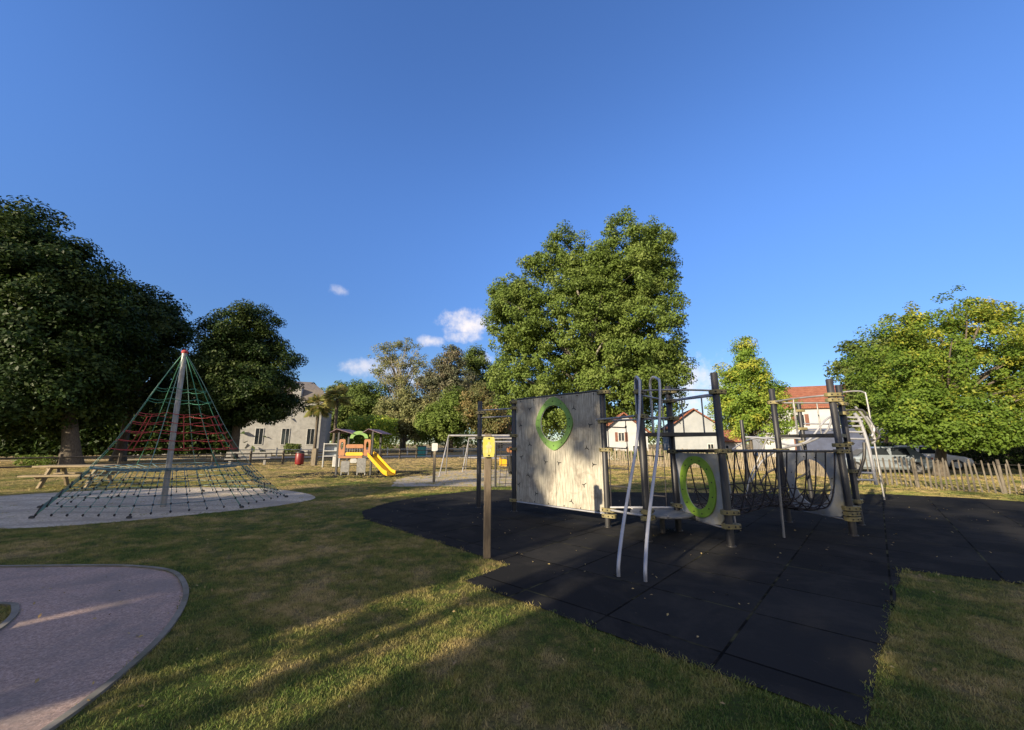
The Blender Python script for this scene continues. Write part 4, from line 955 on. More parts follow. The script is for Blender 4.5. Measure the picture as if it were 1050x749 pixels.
# the two bent sliding poles
for (x0_, y0_, x1_, y1_, xr, yr) in ((1.30, 5.23, 2.24, 6.86, 2.30, 7.30), (1.57, 5.05, 2.56, 6.78, 2.62, 7.42)):
    dx, dy = x1_ - x0_, y1_ - y0_
    pts = [(x0_, y0_, .01), (x0_ + dx * .02, y0_ + dy * .02, .17), (x0_ + dx * .20, y0_ + dy * .24, .50), (x0_ + dx * .46, y0_ + dy * .50, 1.0), (x0_ + dx * .72, y0_ + dy * .75, 1.5), (x0_ + dx * .93, y0_ + dy * .95, 2.1), (x1_, y1_, 2.62),
           (x1_ + (xr - x1_) * .22, y1_ + (yr - y1_) * .22, 2.73), (x1_ + (xr - x1_) * .7, y1_ + (yr - y1_) * .7, 2.80), (xr, yr, 2.70), (xr, yr, 2.4), (xr, yr, 1.76)]
    bar('sliding_pole', pts, .023, 'slidebar', 5)
# hanging rope ladder between P3 and P5
rope = MB(); rungs = MB()
for f_ in (.06, .34, .62, .86):
    a = P('P3', 2.05).lerp(P('P5', 2.09), f_); b = P('P3', .38).lerp(P('P5', .42), f_); rope.tube([a, (a + b) / 2 + Vector((.02, .03, 0)), b], .009, 6)
for z in (1.93, 1.52, 1.12, .78):
    rope.tube([P('P3', z).lerp(P('P5', z), .06), P('P3', z - .02).lerp(P('P5', z - .02), .34)], .013, 6)
    rope.tube([P('P3', z - .15).lerp(P('P5', z - .15), .62), P('P3', z - .17).lerp(P('P5', z - .17), .86)], .013, 6)
    for f_ in (.06, .34): rope.lathe([(.018, -.02), (.02, 0), (.018, .02)], P('P3', z).lerp(P('P5', z), f_), 8)
rope.build('rope_ladder', M['rope'], cf)
# net bridge hung between the two long beams
net = MB(); nu, nv = 11, 8
def netp(u, v):
    f1 = P('P6', 1.46).lerp(P('P8', 1.45), u); f2 = P('P5', 1.45).lerp(P('P7', 1.45), u)
    w = v; sag = 1.02 + .06 * math.sin(u * 9)
    k = abs(2 * w - 1); z = 1.45 - sag * (1 - k ** 3.2); s_ = .5 + .5 * math.copysign(abs(2 * w - 1) ** .75, 2 * w - 1)
    q = f1.lerp(f2, .04 + .92 * s_); return Vector((q.x, q.y, z))
for i in range(nu + 1):
    u = .03 + .94 * i / nu; net.tube([netp(u, j / 24) for j in range(25)], .012, 5)
for j in (2.6, 3.2, 4.0, 4.8, 5.4): net.tube([netp(.03 + .94 * i / 24, j / nv) for i in range(25)], .011, 5)
for j in (1.1, 1.9, 6.1, 6.9): net.tube([netp(.03 + .94 * i / 24, j / nv) for i in range(25)], .011, 5)
for i in range(nu):
    ua, ub = .03 + .94 * i / nu, .03 + .94 * (i + 1) / nu
    for (v0, v1) in ((1.1, 1.9), (1.9, 2.6), (2.6, 4.0), (4.0, 5.4), (5.4, 6.1), (6.1, 6.9)):
        s0, s1 = (ua, ub) if (i % 2 == 0) else (ub, ua)
        net.tube([netp(s0 + (s1 - s0) * k / 3, (v0 + (v1 - v0) * k / 3) / nv) for k in range(4)], .010, 5)
    for j in (1.9, 2.6, 4.0, 5.4, 6.1): net.lathe([(.008, -.02), (.02, 0), (.008, .02)], netp(ua, j / nv), 6)
net.build('net_bridge', M['rope'], cf)
# rope net seen through the lime ring
for i in range(3):
    pass
# bent climbing rack on the right of the frame
p9 = P('P9', 0)
bar('rack_tube', [P('P9', 2.28), (7.25, 8.30, 2.29), (7.38, 8.3, 2.24), (7.56, 8.3, 1.86), (7.60, 8.3, 1.76), (7.52, 8.3, 1.68), (7.32, 8.3, 1.66)], .022, 'darkbar', 4)
bar('rack_tube', [(7.18, 8.32, 2.22), (7.26, 8.31, 2.05), (7.33, 8.3, 1.6), (7.35, 8.3, 1.1), (7.36, 8.3, .78)], .032, 'slidebar', 4)
for z in (2.14, 2.06, 1.96, 1.84, 1.70, 1.02, .88): bar('rack_rung', [P('P9', z), (7.30 + (.05 if z < 1.2 else 0), 8.3, z - .01)], .022, 'slidebar')

bar('rack_tube', [(7.22, 8.32, 2.36), (7.40, 8.3, 2.05), (7.5, 8.3, 1.70), (7.42, 8.3, 1.60)], .022, 'steel', 4)
bar('rack_tube', [(7.02, 8.30, .95), (7.2, 8.3, 1.3), (7.26, 8.3, 1.62)], .03, 'darkbar', 4)
bar('rack_tube', [(7.40, 8.3, 2.16), (7.52, 8.3, 1.92), (7.44, 8.3, 1.74)], .02, 'slidebar', 4)

# ------------------------------------------------------------------ second, tubular climber behind
tcb = thing('tube_climber', 'curved steel tube climber with dark post and hooked pole behind the big frame', 'climbing frame', (9.2, 12.2, 0))
def tb(name, pts, r, mat='steel', n=5): return MB().tube(smooth_pts(pts, n) if n else pts, r, 8).build(name, M[mat], tcb)
MB().lathe([(.06, 0), (.06, 2.86), (.05, 2.88)], (8.95, 12.34, 0), 14).build('post', M['post'], tcb)
MB().lathe([(.06, 0), (.06, 2.6), (.05, 2.62)], (10.2, 12.6, 0), 14).build('post', M['post'], tcb)
MB().lathe([(.055, 0), (.055, 2.3), (.05, 2.32)], (7.2, 12.5, 0), 14).build('post', M['post'], tcb)
for z in (2.6, 2.05, 1.65): MB().plate(ellipse(0, 0, .15, .09, 18, 3), [], (8.95, 12.34, z), (1, 0, 0), (0, 1, 0), .07).build('clamp', M['clamp'], tcb)
tb('hooked_pole', [(10.74, 11.93, .01), (10.74, 11.93, 1.5), (10.74, 11.93, 2.95), (10.70, 11.95, 3.12), (10.55, 12.0, 3.17), (10.2, 12.1, 3.15), (9.95, 12.25, 3.08), (9.95, 12.3, 2.9), (10.2, 12.4, 2.6)], .024)
tb('curved_tube', [(7.2, 12.5, 1.8), (7.8, 12.4, 1.75), (8.5, 12.3, 1.55), (9.0, 12.2, 1.7), (9.6, 12.2, 2.3), (10.2, 12.4, 2.5)], .03, 'slidebar')
tb('curved_tube', [(7.0, 12.0, .5), (7.4, 12.0, 1.1), (8.1, 12.1, 1.45), (8.8, 12.1, 1.6), (9.5, 12.1, 1.95), (9.9, 12.2, 2.6)], .03)
tb('curved_tube', [(6.9, 12.7, 1.4), (7.5, 12.7, 1.72), (8.2, 12.6, 1.78), (8.95, 12.4, 1.75)], .026, 'slidebar')
tb('curved_tube', [(7.3, 12.1, .4), (7.5, 12.0, .75), (8.0, 12.0, .95), (8.6, 12.0, 1.2), (8.7, 12.1, 1.6)], .028, 'darkbar')
tb('curved_tube', [(7.5, 12.0, .2), (8.1, 12.0, .5), (8.7, 12.0, .8), (8.95, 12.3, 1.3)], .028, 'darkbar')
for z in (2.2, 2.0, 1.8): tb('rung', [(8.95, 12.34, z), (10.2, 12.6, z)], .02, 'slidebar', 0)
tb('leg', [(6.9, 12.2, .01), (7.1, 12.2, .6), (7.5, 12.2, 1.3), (7.8, 12.3, 1.75)], .024)
tb('leg', [(9.9, 12.2, .01), (9.85, 12.2, 1.0), (9.9, 12.2, 2.6)], .024)

# ------------------------------------------------------------------ marker post in front
mp = thing('marker_post', 'square timber post with a yellow plate at the edge of the black matting', 'post', (-.36, 6.07, 0))
MB().box((-.36, 6.07, .86), (.105, .105, 1.72), .12).build('timber', M['markerwood'], mp)
q = Vector((-.36, 6.07, 1.55)); d = Vector((math.cos(.18), math.sin(.18), 0)); n_ = d.cross(Vector((0, 0, 1)))
MB().box((-.36, 6.07, 1.735), (.09, .09, .02), .12).build('cap', M['markerwood'], mp)
m = MB(); m.plate([(-.075, -.145), (.075, -.145), (.088, -.08), (.088, .09), (.078, .145), (-.078, .145), (-.088, .09), (-.088, -.08)], [], q + n_ * .09, d, (0, 0, 1), .012)
def plate_mat():
    m_, t_, b_ = newmat('faded_yellow_plate'); o_c = t_.nodes.new('ShaderNodeTexCoord').outputs['Object']
    c_ = mixc(t_, ramp(t_, noise(t_, o_c, 13, 5, .7), [(.48, (0, 0, 0)), (.62, (.75, .75, .75))]), (.50, .46, .08), (.45, .43, .22))
    t_.links.new(c_, b_.inputs['Base Color']); b_.inputs['Roughness'].default_value = .5; return m_
pl = m.build('plate', plate_mat(), mp)
m = MB()
for (u, v, w, h) in ((0, .055, .03, .03), (0, .005, .07, .045), (-.02, -.055, .02, .06), (.022, -.05, .02, .05)):
    m.plate(ellipse(u, v, w * .7, h * .7, 14), [], q + n_ * .0975, d, (0, 0, 1), .003)
m.build('faded_pictogram', worn('faded_print', (.40, .38, .22), (.58, .54, .22), .6, 30), pl)
m = MB()
for v in (-.122, .122): m.lathe([(.012, 0), (.012, .006)], q + n_ * .096 + Vector((0, 0, v)), 8, n_)
m.build('bolt', M['bolt'], pl)

# ------------------------------------------------------------------ rope pyramid
rp = thing('rope_pyramid', 'tall rope climbing pyramid with red nets around a steel mast on the sand', 'rope pyramid', (-9.0, 10.9, 0))
cx, cy = -8.98, 10.68; TOP = Vector((cx - .10, cy, 4.10))
MB().tube([(cx, cy, -.02), TOP], [.068, .06], 16).build('mast', M['mast'], rp)
m = MB(); m.lathe([(.066, -.05), (.075, -.02), (.07, .02), (.03, .045)], TOP, 16); m.build('cap', M['ropered'], rp)
NA = 8; anchors = []; RA = 2.75; ctr = Vector((cx - .35, cy + .75, 0))
for i in range(NA):
    a = 2 * math.pi * (i + .5) / NA; anchors.append(Vector((ctr.x + RA * 1.0 * math.cos(a), ctr.y + RA * .95 * math.sin(a), .02)))
def sl(i, t):   # point along the i-th stay, t = 0 at the top: the stays sag inwards
    a = anchors[i % NA]; q = TOP.lerp(a, t); k = math.sin(math.pi * t) * .30
    inn = (Vector((TOP.x, TOP.y, 0)) - Vector((q.x, q.y, 0))); 
    return q + inn * k * .55 - Vector((0, 0, k * .32))
for i in range(NA):
    MB().tube([sl(i, t / 14) for t in range(15)], .0085, 6).build('stay', M['ropegreen' if i % 2 else 'ropepale'], rp)
    MB().lathe([(.05, 0), (.05, .03), (.02, .05)], anchors[i], 10).build('ground_anchor', M['bolt'], rp)
def ringrope(t, inset, mat, name, r=.009, sub=4):
    pts = []
    for i in range(NA):
        a, b = sl(i, t), sl(i + 1, t)
        for k in range(sub): 
            q = a.lerp(b, k / sub); q = Vector((TOP.x + (q.x - TOP.x) * inset, TOP.y + (q.y - TOP.y) * inset, q.z - .05 * math.sin(math.pi * k / sub))); pts.append(q)
    return MB().tube(pts, r, 5, closed=True).build(name, M[mat], rp)
for t in (.24, .31): ringrope(t, 1, 'ropegreen', 'upper_net_ring')
for t in (.40, .455, .51, .565, .62): ringrope(t, 1, 'ropered', 'red_net_ring', .010)
m = MB()
for i in range(NA):
    for k in (.5,):
        pts = [sl(i, t).lerp(sl(i + 1, t), k) - Vector((0, 0, .04)) for t in (.40, .47, .54, .62)]; m.tube(pts, .010, 5)
m.build('red_net', M['ropered'], rp)
# horizontal net at waist height and the mesh skirt below it
m = MB(); zf = .95; tt = .74
for i in range(NA):
    a, b = sl(i, tt), sl(i + 1, tt); c = Vector((cx, cy, zf))
    m.tube([a, b], .011, 5)
    for k in (0, .25, .5, .75):
        e_ = a.lerp(b, k); m.tube([e_, e_.lerp(c, .5) - Vector((0, 0, .06)), c.lerp(e_, .05)], .008, 5)
    for k in (.2, .4, .6, .8): m.tube([a.lerp(c, k) - Vector((0, 0, .04)), b.lerp(c, k) - Vector((0, 0, .04))], .009, 5)
m.build('waist_net', M['ropeblue'], rp)
for i in range(NA):
    m = MB(); kn = []; nn = 6; rows = [.74, .79, .84, .89, .94, .985]
    for j in range(nn + 1):
        f_ = j / nn; m.tube([sl(i, t).lerp(sl(i + 1, t), f_) - Vector((0, 0, .07 * math.sin(math.pi * f_) * (1 - t) * 4)) for t in rows], .008, 5)
        for t in rows[1:]:
            q = sl(i, t).lerp(sl(i + 1, t), f_) - Vector((0, 0, .07 * math.sin(math.pi * f_) * (1 - t) * 4)); kn.append(q)
    for t in rows[1:-1]: m.tube([sl(i, t).lerp(sl(i + 1, t), j / nn) - Vector((0, 0, .07 * math.sin(math.pi * j / nn) * (1 - t) * 4)) for j in range(nn + 1)], .008, 5)
    nf = len(m.f)
    for q in kn: m.lathe([(.01, -.028), (.026, 0), (.01, .028)], q, 6)
    o = m.build('skirt_net', M['ropepale' if i % 2 else 'ropeblue'], rp); o.data.materials.append(M['rope'])
    for pg in o.data.polygons[nf:]: pg.material_index = 1

# ------------------------------------------------------------------ picnic table
pt = thing('picnic_table', 'weathered timber picnic table with fixed benches beside the sand', 'picnic table', (-16.6, 15.6, 0), R(14))
for k in range(5): MB().box((0, -.32 + k * .16, .76), (2.3, .145, .055)).build('table_plank', M['picwood'], pt, local=True)
for s_ in (-1, 1):
    for k in (0, 1): MB().box((0, s_ * (.66 + .15 * k), .45), (2.3, .135, .055)).build('seat_plank', M['picwood'], pt, local=True)
for sx in (-.7, .7):
    m = MB(); m.box((sx, 0, .40), (.05, 1.6, .10)); m.box((sx, 0, .70), (.05, .74, .08)); m.build('cross_beam', M['picwood'], pt, local=True)
    for s_ in (-1, 1):
        MB().box((sx + .051, s_ * .45, .36), (.08, .14, .84), rot=Matrix.Rotation(s_ * .46, 3, 'X')).build('leg', M['picwood'], pt, local=True)

# ------------------------------------------------------------------ bench, bin, notice stand, timber posts
bn = thing('bench', 'long pale concrete bench in front of the dark rail fence', 'bench', (-19.9, 30.6, 0), R(25))
MB().box((0, 0, .46), (2.9, .42, .08)).build('seat', M['concrete'], bn, local=True); MB().box((0, .22, .80), (2.9, .06, .36)).build('backrest', M['concrete'], bn, local=True)
for s_ in (-1, 1): MB().box((s_ * 1.1, .02, .21), (.16, .36, .42)).build('leg', M['concrete'], bn, local=True); MB().box((s_ * 1.1, .2, .62), (.08, .05, .3)).build('backrest_bracket', M['bolt'], bn, local=True)
bg_ = MB().lathe([(.10, 0), (.20, .06), (.23, .2), (.17, .34), (.05, .40)], (0, 0, 0), 14).build('bag', M['black']); bg_.location = (-20.6, 30.1, .50)
tag(bg_, 'dark round bag lying on the long concrete bench', 'bag')
lb = thing('litter_bin', 'red slatted litter bin with dark lid by the rail fence', 'litter bin', (-15.7, 30.0, 0))
m = MB(); m.lathe([(.27, .10), (.30, .16), (.30, .84), (.28, .88)], (0, 0, 0), 18); m.build('body', M['red'], lb, local=True)
MB().lathe([(.31, .90), (.31, .96), (.20, 1.06), (.04, 1.09)], (0, 0, 0), 18).build('lid', M['bolt'], lb, local=True)
MB().lathe([(.14, 0), (.14, .10)], (0, 0, 0), 12).build('foot', M['bolt'], lb, local=True)
tp_ = MB().box((0, 0, .62), (.34, .34, 1.24)); o = tp_.build('timber_bollard', M['wood']); o.location = (-14.6, 30.0, 0); tag(o, 'thick square timber bollard between the red bin and the white shelf stand', 'bollard')
ns = thing('shelf_stand', 'pale metal shelf stand beside the slide tower', 'stand', (-12.6, 28.3, 0), R(18))
for s_ in (-1, 1): MB().box((s_ * .52, 0, .82), (.06, .34, 1.64)).build('side_panel', M['white'], ns, local=True)
for z in (.75, 1.1, 1.58): MB().box((0, 0, z), (.98, .34, .05)).build('shelf', M['white'], ns, local=True)
MB().box((0, .18, 1.16), (.98, .02, .86)).build('back_panel', M['shuttergrey'], ns, local=True)
MB().box((0.30, 0, .36), (.40, .28, .70)).build('box', M['white'], ns, local=True)

# ------------------------------------------------------------------ slide tower
sl_ = thing('slide_tower', 'small play tower with orange panels, twin roofs and a yellow slide', 'play tower', (-8.0, 21.3, 0), 0)
for (x, y) in ((-9.05, 21.0), (-9.05, 22.3), (-7.28, 21.0), (-7.28, 22.3)): MB().box((x, y, 1.12), (.10, .10, 2.24)).build('post', M['post'], sl_)
for (x0, x1, y0, y1) in ((-9.45, -8.25, 20.75, 22.55), (-7.75, -6.75, 20.75, 22.55)):
    m = MB(); xm = (x0 * .7 + x1 * .3); zt = 2.33; ze = 2.08
    for (a, b) in ((x0, xm), (xm, x1)):
        za, zb = (ze + .06, zt) if a == x0 else (zt, ze)
        v = [(a, y0, za), (b, y0, zb), (b, y1, zb), (a, y1, za)]; v2 = [(p[0], p[1], p[2] + .03) for p in v]
        m.add(v + v2, [(0, 3, 2, 1), (4, 5, 6, 7), (0, 1, 5, 4), (1, 2, 6, 5), (2, 3, 7, 6), (3, 0, 4, 7)])
    m.build('roof', M['purple'], sl_)
m = MB(); arch = [(math.cos(R(a)) * .48, math.sin(R(a)) * .38) for a in range(0, 181, 15)] + [(math.cos(R(a)) * .30, math.sin(R(a)) * .2) for a in range(180, -1, -15)]
m.plate(arch, [], (-7.98, 20.95, 1.86), (1, 0, 0), (0, 0, 1), .03); m.build('green_arch', M['green'], sl_)
MB().box((-8.16, 21.65, .92), (1.9, 1.4, .06)).build('deck', M['deck'], sl_)
def brd(name, x0, x1, z0, z1, mat, y=20.93, hole=None):
    m = MB(); w = x1 - x0; h = z1 - z0; m.plate([(0, .04), (.04, 0), (w - .04, 0), (w, .04), (w, h - .05), (w - .05, h), (.05, h), (0, h - .05)], [list(reversed(ellipse(w / 2, h * .6, *hole, 20)))] if hole else [], (x0, y, z0), (1, 0, 0), (0, 0, 1), .025)
    return m.build(name, M[mat], sl_)
brd('side_panel', -8.98, -8.66, .98, 1.82, 'orange', hole=(.08, .2)); brd('side_panel', -7.68, -7.34, .98, 1.82, 'orange', hole=(.07, .22))
brd('arched_panel', -8.62, -7.72, 1.36, 1.56, 'orange', 20.95); brd('lower_panel', -8.62, -7.72, .98, 1.16, 'yellow', 20.95); brd('lintel', -8.98, -7.72, .86, .96, 'orange', 20.94)
m = MB()
for i in range(7): m.tube([(-8.55 + i * .13, 20.97, 1.16), (-8.55 + i * .13, 20.97, 1.38)], .01, 5)
m.build('bead_bars', M['steel'], sl_)
brd('play_panel', -8.80, -8.36, .16, .72, 'discgrey'); brd('play_panel', -7.98, -7.52, .14, .86, 'discgrey'); brd('shop_counter', -8.34, -8.0, .62, .84, 'greyboard')
m = MB()
for x in (-8.77, -8.40, -7.95, -7.55): m.tube([(x, 20.96, .01), (x, 20.96, .6)], .018, 6)
m.build('panel_feet', M['white'], sl_)
# slide
S0 = Vector((-7.35, 21.15, .98)); S1 = Vector((-6.15, 20.15, .16)); dS = (S1 - S0); hx = Vector((dS.x, dS.y, 0)).normalized(); sx_ = Vector((-hx.y, hx.x, 0))
prof = [(-.27, .17), (-.24, .19), (-.21, .17), (-.20, .02), (-.1, 0), (.1, 0), (.20, .02), (.21, .17), (.24, .19), (.27, .17), (.23, -.04), (-.23, -.04)]
cpts = smooth_pts([S0 - hx * .25 + Vector((0, 0, .02)), S0, S0.lerp(S1, .35), S0.lerp(S1, .8), S1 + Vector((0, 0, .01)), S1 + hx * .35 + Vector((0, 0, -.06))], 4)
vs = []; fs = []
for c in cpts: vs += [c + sx_ * a + Vector((0, 0, b)) for a, b in prof]
k_ = len(prof)
for i in range(len(cpts) - 1):
    for j in range(k_): fs.append((i * k_ + j, i * k_ + (j + 1) % k_, (i + 1) * k_ + (j + 1) % k_, (i + 1) * k_ + j))
m = MB(); m.add(vs, fs); m.add(vs[:k_], [tuple(range(k_))]); m.add(vs[-k_:], [tuple(range(k_))]); m.build('slide', M['yellow'], sl_)

# ------------------------------------------------------------------ white sign on a post, swings, seesaw
sg = thing('sign_post', 'timber post carrying a small white notice, left of the swings', 'sign', (-3.27, 17.15, 0))
MB().box((-3.27, 17.15, .78), (.10, .10, 1.56)).build('post', M['wood'], sg)
MB().plate(ellipse(0, 0, .125, .165, 20, 8), [], (-3.27, 17.085, 1.45), (1, 0, 0), (0, 0, 1), .012).build('notice', M['white'], sg)
m = MB()
for z in (1.53, 1.48, 1.43, 1.38): m.box((-3.27, 17.077, z), (.15, .002, .012))
m.build('faded_text_lines', M['shuttergrey'], sg)
def swing(label, x0, x1, y, h, yo, seats, legmat='steel'):
    t = thing('swing_set', label, 'swing', ((x0 + x1) / 2, y, 0), 0, 'swings on the gravel')
    MB().tube([(x0, y, h), (x1, y - .15, h)], .05, 8).build('beam', M[legmat], t)
    for x, s_ in ((x0, -1), (x1, 1)):
        for k in (-1, 1): MB().tube([(x + s_ * .25, y + k * yo, .01), (x, y, h)], .032, 8).build('leg', M[legmat], t)
    for x in seats:
        for dxx in (-.2, .2): MB().tube([(x + dxx, y - .05, h - .03), (x + dxx, y - .05, .48)], .008, 5).build('chain', M['bolt'], t)
        MB().box((x, y - .05, .47), (.46, .18, .035)).build('seat', M['black'], t)
    return t
swing('swing frame with slanted legs left of the thin climbing post', -3.25, .15, 20.6, 2.0, 1.0, (-2.3, -1.2))
swing('smaller swing frame behind the first one, mostly hidden', -2.55, .8, 23.8, 1.9, .8, (-1.6, -.5))
ss = thing('seesaw', 'pale seesaw beam with dark seats behind the swings', 'seesaw', (-1.4, 26.2, 0))
MB().tube([(-3.4, 26.2, .72), (.4, 26.2, .62)], .06, 8).build('beam', M['steel'], ss); MB().box((-1.5, 26.2, .3), (.3, .3, .6)).build('pivot', M['bolt'], ss)
for x in (-3.2, .2): MB().box((x, 26.2, .80), (.4, .3, .06)).build('seat', M['black'], ss); MB().tube([(x + (.3 if x < 0 else -.3), 26.1, .7), (x + (.3 if x < 0 else -.3), 26.1, 1.05)], .02, 6).build('handle', M['bolt'], ss)
tb_ = thing('teal_bin', 'small teal box bin at the far fence', 'bin', (-11.6, 52, 0)); MB().box((0, 0, .6), (.9, .7, 1.2), taper=1.08).build('body', M['teal'], tb_, local=True); MB().box((0, 0, 1.25), (1.02, .82, .1)).build('lid', M['bolt'], tb_, local=True)

# rope ladder climber with a yellow slide, seen in the gap beside the yellow plate
rc = thing('net_climber', 'small net climber with yellow slide seen between the two left climbing posts', 'climbing frame', (-.2, 15.6, 0))
for x in (-.62, .55): MB().tube([(x, 15.4, 0), (x, 15.4, 1.66)], .04, 8).build('post', M['post'], rc)
MB().tube([(-.75, 15.4, 1.66), (.75, 15.4, 1.66)], .04, 8).build('top_bar', M['steel'], rc)
MB().tube([(-.75, 15.4, 1.56), (.75, 15.4, 1.56)], .02, 8).build('top_bar', M['post'], rc)
m = MB()
for i in range(4): x = -.45 + i * .22; m.tube([(x, 15.4, 1.6), (x + .05, 15.3, .9), (x - .02, 15.0, .05)], .010, 5)
for k in range(7): z = .15 + k * .22; y = 15.0 + .4 * min(1, z); m.tube([(-.47, y, z), (.24, y, z + .02)], .012, 5)
m.build('climbing_net', M['rope'], rc)
m = MB(); m.plate([(0, 0), (.8, -.05), (.8, .25), (.55, .3), (.3, .22), (0, .3)], [], (-.5, 16.2, .75), (1, 0, 0), (0, 0, 1), .3); m.build('yellow_slide', M['yellow'], rc)
for (x, z0_, z1_) in ((-.1, .45, 1.15), (.08, .6, 1.2)): MB().tube([(x, 15.45, z1_), (x + .02, 15.45, (z0_ + z1_) / 2), (x + .05, 15.45, z0_)], [.09, .13, .07], 10).build('hanging_pad', M['black'], rc)
MB().plate(ellipse(0, 0, .2, .12, 18), [], (-.02, 15.5, 1.36), (1, 0, 0), (0, 0, 1), .03).build('round_panel', M['orange'], rc)

# ------------------------------------------------------------------ vehicles beyond the fence
def car(label, loc, rz, paint, L_=4.2, H=1.45, W=1.75, name='parked_car'):
    t = thing(name, label, 'car', (loc[0], loc[1], 0), rz, 'vehicles parked beyond the fence')
    # side outline stations: x, half width low/high, z low, belt, roof
    st_ = [(-.5, .30, .62, .62), (-.48, .26, .82, .86), (-.42, .24, .90, .97), (-.30, .22, .93, H - .04), (-.12, .22, .94, H), (.06, .22, .93, H - .02), (.16, .22, .91, H - .18), (.26, .22, .89, .93), (.42, .24, .80, .82), (.485, .28, .66, .68), (.5, .34, .56, .56)]
    vs = []; fs = []; n = 10
    for (x, zl, zb, zr) in st_:
        tw = W / 2 * (.86 if abs(x) > .47 else .95 if abs(x) > .41 else 1); rw = tw * (.76 if zr > zb + .2 else .92)
        ring_ = [(-tw * .9, zl), (-tw, zl + .12), (-tw, zb - .12), (-tw * .96, zb), (-rw, zr - .03), (-rw * .7, zr), (rw * .7, zr), (rw, zr - .03), (tw * .96, zb), (tw, zb - .12), (tw, zl + .12), (tw * .9, zl)]
        n = len(ring_); vs += [(x * L_, a, b) for a, b in ring_]
    for i in range(len(st_) - 1):
        for j in range(n): fs.append((i * n + j, i * n + (j + 1) % n, (i + 1) * n + (j + 1) % n, (i + 1) * n + j))
    m = MB(); m.add(vs, fs); m.add(vs[:n], [tuple(range(n))]); m.add(vs[-n:], [tuple(range(n))]); m.build('body', M[paint], t, local=True)
    for s_ in (-1, 1):
        y = s_ * W * .443
        for (xa, xb) in ((-.27, -.08), (-.06, .13)):
            MB().add([(xa * L_, y * 1.075, .99), (xb * L_, y * 1.075, .99), ((xb - .015) * L_, y * .92, H - .10), ((xa + .02) * L_, y * .92, H - .10)], [(0, 1, 2, 3)]).build('side_window', M['glass'], t, local=True)
    MB().add([(.262 * L_, -W * .38, .97), (.262 * L_, W * .38, .97), (.16 * L_ + .02, W * .33, H - .17), (.16 * L_ + .02, -W * .33, H - .17)], [(0, 1, 2, 3)]).build('windscreen', M['glass'], t, local=True)
    MB().add([(-.425 * L_, -W * .38, 1.0), (-.425 * L_, W * .38, 1.0), (-.305 * L_ - .03, W * .33, H - .10), (-.305 * L_ - .03, -W * .33, H - .10)], [(0, 3, 2, 1)]).build('rear_window', M['glass'], t, local=True)
    for sx in (-.31, .32):
        for s_ in (-1, 1):
            w = MB().lathe([(.20, -.10), (.31, -.09), (.32, 0), (.31, .09), (.20, .10)], (sx * L_, s_ * W * .46, .32), 20, (0, 1, 0)).build('wheel', M['tyre'], t, local=True)
            MB().lathe([(.19, -.105), (.17, .0), (.19, .105)], (sx * L_, s_ * W * .46, .32), 16, (0, 1, 0)).build('rim', M['rim'], w, local=True)
    for s_ in (-1, 1):
        MB().box((.478 * L_, s_ * W * .33, .66), (.12, .3, .13)).build('headlight', M['headlight'], t, local=True); MB().box((-.492 * L_, s_ * W * .36, .76), (.08, .16, .22)).build('tail_light', M['redlens'], t, local=True)
    return t
car('silver blue parked car behind the fence, left of the wide tree trunk', (20.6, 22.9), R(160), 'silver')
car('white parked car behind the fence, partly hidden by the wide tree trunk', (26.5, 26.2), R(-35), 'whitecar', 4.1, 1.5)
vn = thing('covered_trailer', 'trailer under a dark blue cover behind the bent climbing rack', 'trailer', (19.6, 25.0, 0), R(-30))
m = MB(); m.plate([(-1.5, .55), (1.5, .55), (1.55, 1.9), (1.2, 2.5), (-1.2, 2.5), (-1.55, 1.9)], [], (0, 0, 0), (1, 0, 0), (0, 0, 1), 1.9); m.build('cover', M['hull'], vn, local=True)
MB().box((0, 0, .48), (3.2, 1.8, .14)).build('chassis', M['bolt'], vn, local=True)
for s_ in (-1, 1): MB().lathe([(.2, -.09), (.32, -.08), (.32, .08), (.2, .09)], (0, s_ * .98, .32), 18, (0, 1, 0)).build('wheel', M['tyre'], vn, local=True)

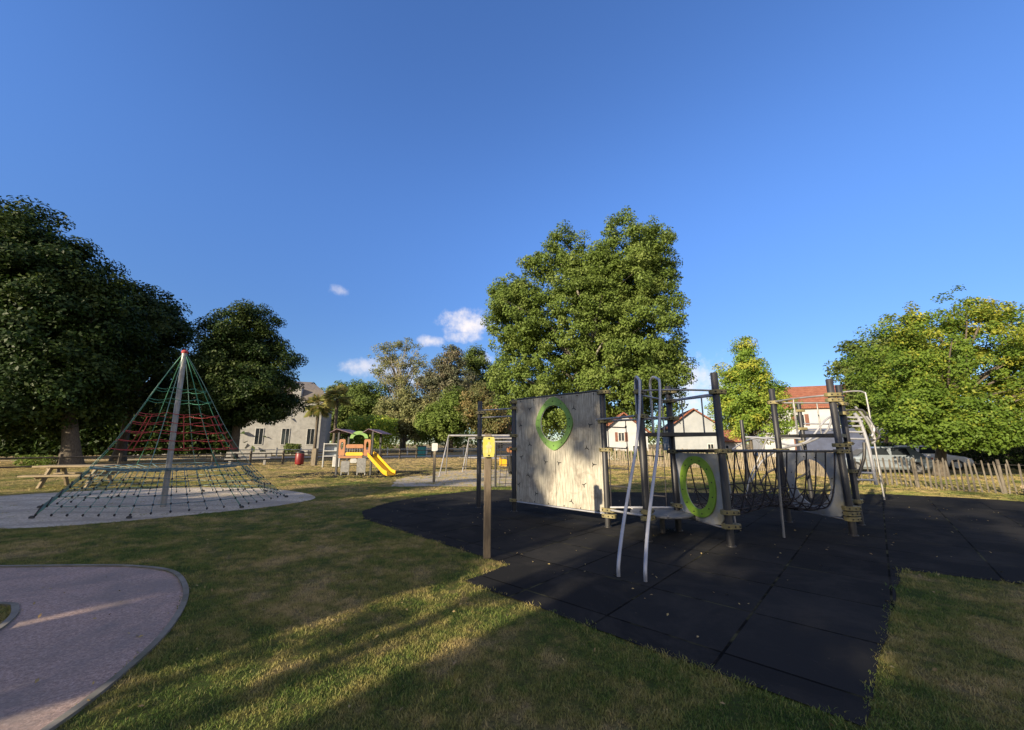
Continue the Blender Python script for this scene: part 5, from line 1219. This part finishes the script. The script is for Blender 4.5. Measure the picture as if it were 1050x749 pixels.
# ------------------------------------------------------------------ boulder, leaf litter
def blob(name, label, cat, loc, r, seed, mat):
    bm = bmesh.new(); bmesh.ops.create_icosphere(bm, subdivisions=4, radius=1); rr = random.Random(seed)
    ph = [rr.uniform(0, 6) for _ in range(6)]
    for v in bm.verts:
        c = v.co.copy(); k = 1 + .22 * math.sin(c.x * 3 + ph[0]) * math.sin(c.y * 4 + ph[1]) + .12 * math.sin(c.z * 7 + ph[2] + c.x * 5) + .05 * math.sin(c.x * 17 + c.y * 13 + ph[3]) + .03 * math.sin(c.z * 29 + c.y * 23)
        v.co = Vector((c.x * r[0], c.y * r[1], max(-.05, c.z * r[2] + r[2] * .35))) * k
    me = bpy.data.meshes.new(name); bm.to_mesh(me); bm.free(); me.materials.append(M[mat]); o = bpy.data.objects.new(name, me); COL.objects.link(o); o.location = (loc[0], loc[1], 0); return tag(o, label, cat)
blob('boulder', 'tan boulder at the right end of the matting, in front of the palings', 'rock', (16.1, 12.15), (.75, .5, .42), 4, 'rock')
rg = np.random.default_rng(91); n = 420
def litter():
    x = rg.uniform(-3, 12, n); y = rg.uniform(2.6, 12.5, n) ; k = inside(MAT, x, y); x, y = x[k], y[k]; m_ = len(x)
    C = np.stack([x, y, np.full(m_, .016)], 1); N_ = rg.normal(size=(m_, 3)) * .3 + np.array([0, 0, 1.])
    o = leaf_mesh('leaf_litter', C, N_, .035, rg, rg.uniform(0, 1, m_), rg.uniform(.3, 1, m_), leaf_mat('dry_leaves', (.20, .13, .06), (.30, .21, .10), (.36, .29, .12), .1), None)
    tag(o, 'dry fallen leaves scattered over the black matting', 'leaves', kind='stuff')
    x = rg.uniform(-8, 9, 900); y = rg.uniform(2, 12, 900); k = ~inside(MAT, x, y); x, y = x[k], y[k]; m_ = len(x)
    o2 = leaf_mesh('leaf_litter', np.stack([x, y, rg.uniform(.012, .035, m_)], 1), rg.normal(size=(m_, 3)) * .5 + np.array([0, 0, 1.]), .032, rg, rg.uniform(0, 1, m_), rg.uniform(.3, 1, m_), o.data.materials[0], None)
    tag(o2, 'dry fallen leaves scattered over the lawn and the path', 'leaves', kind='stuff')
litter()
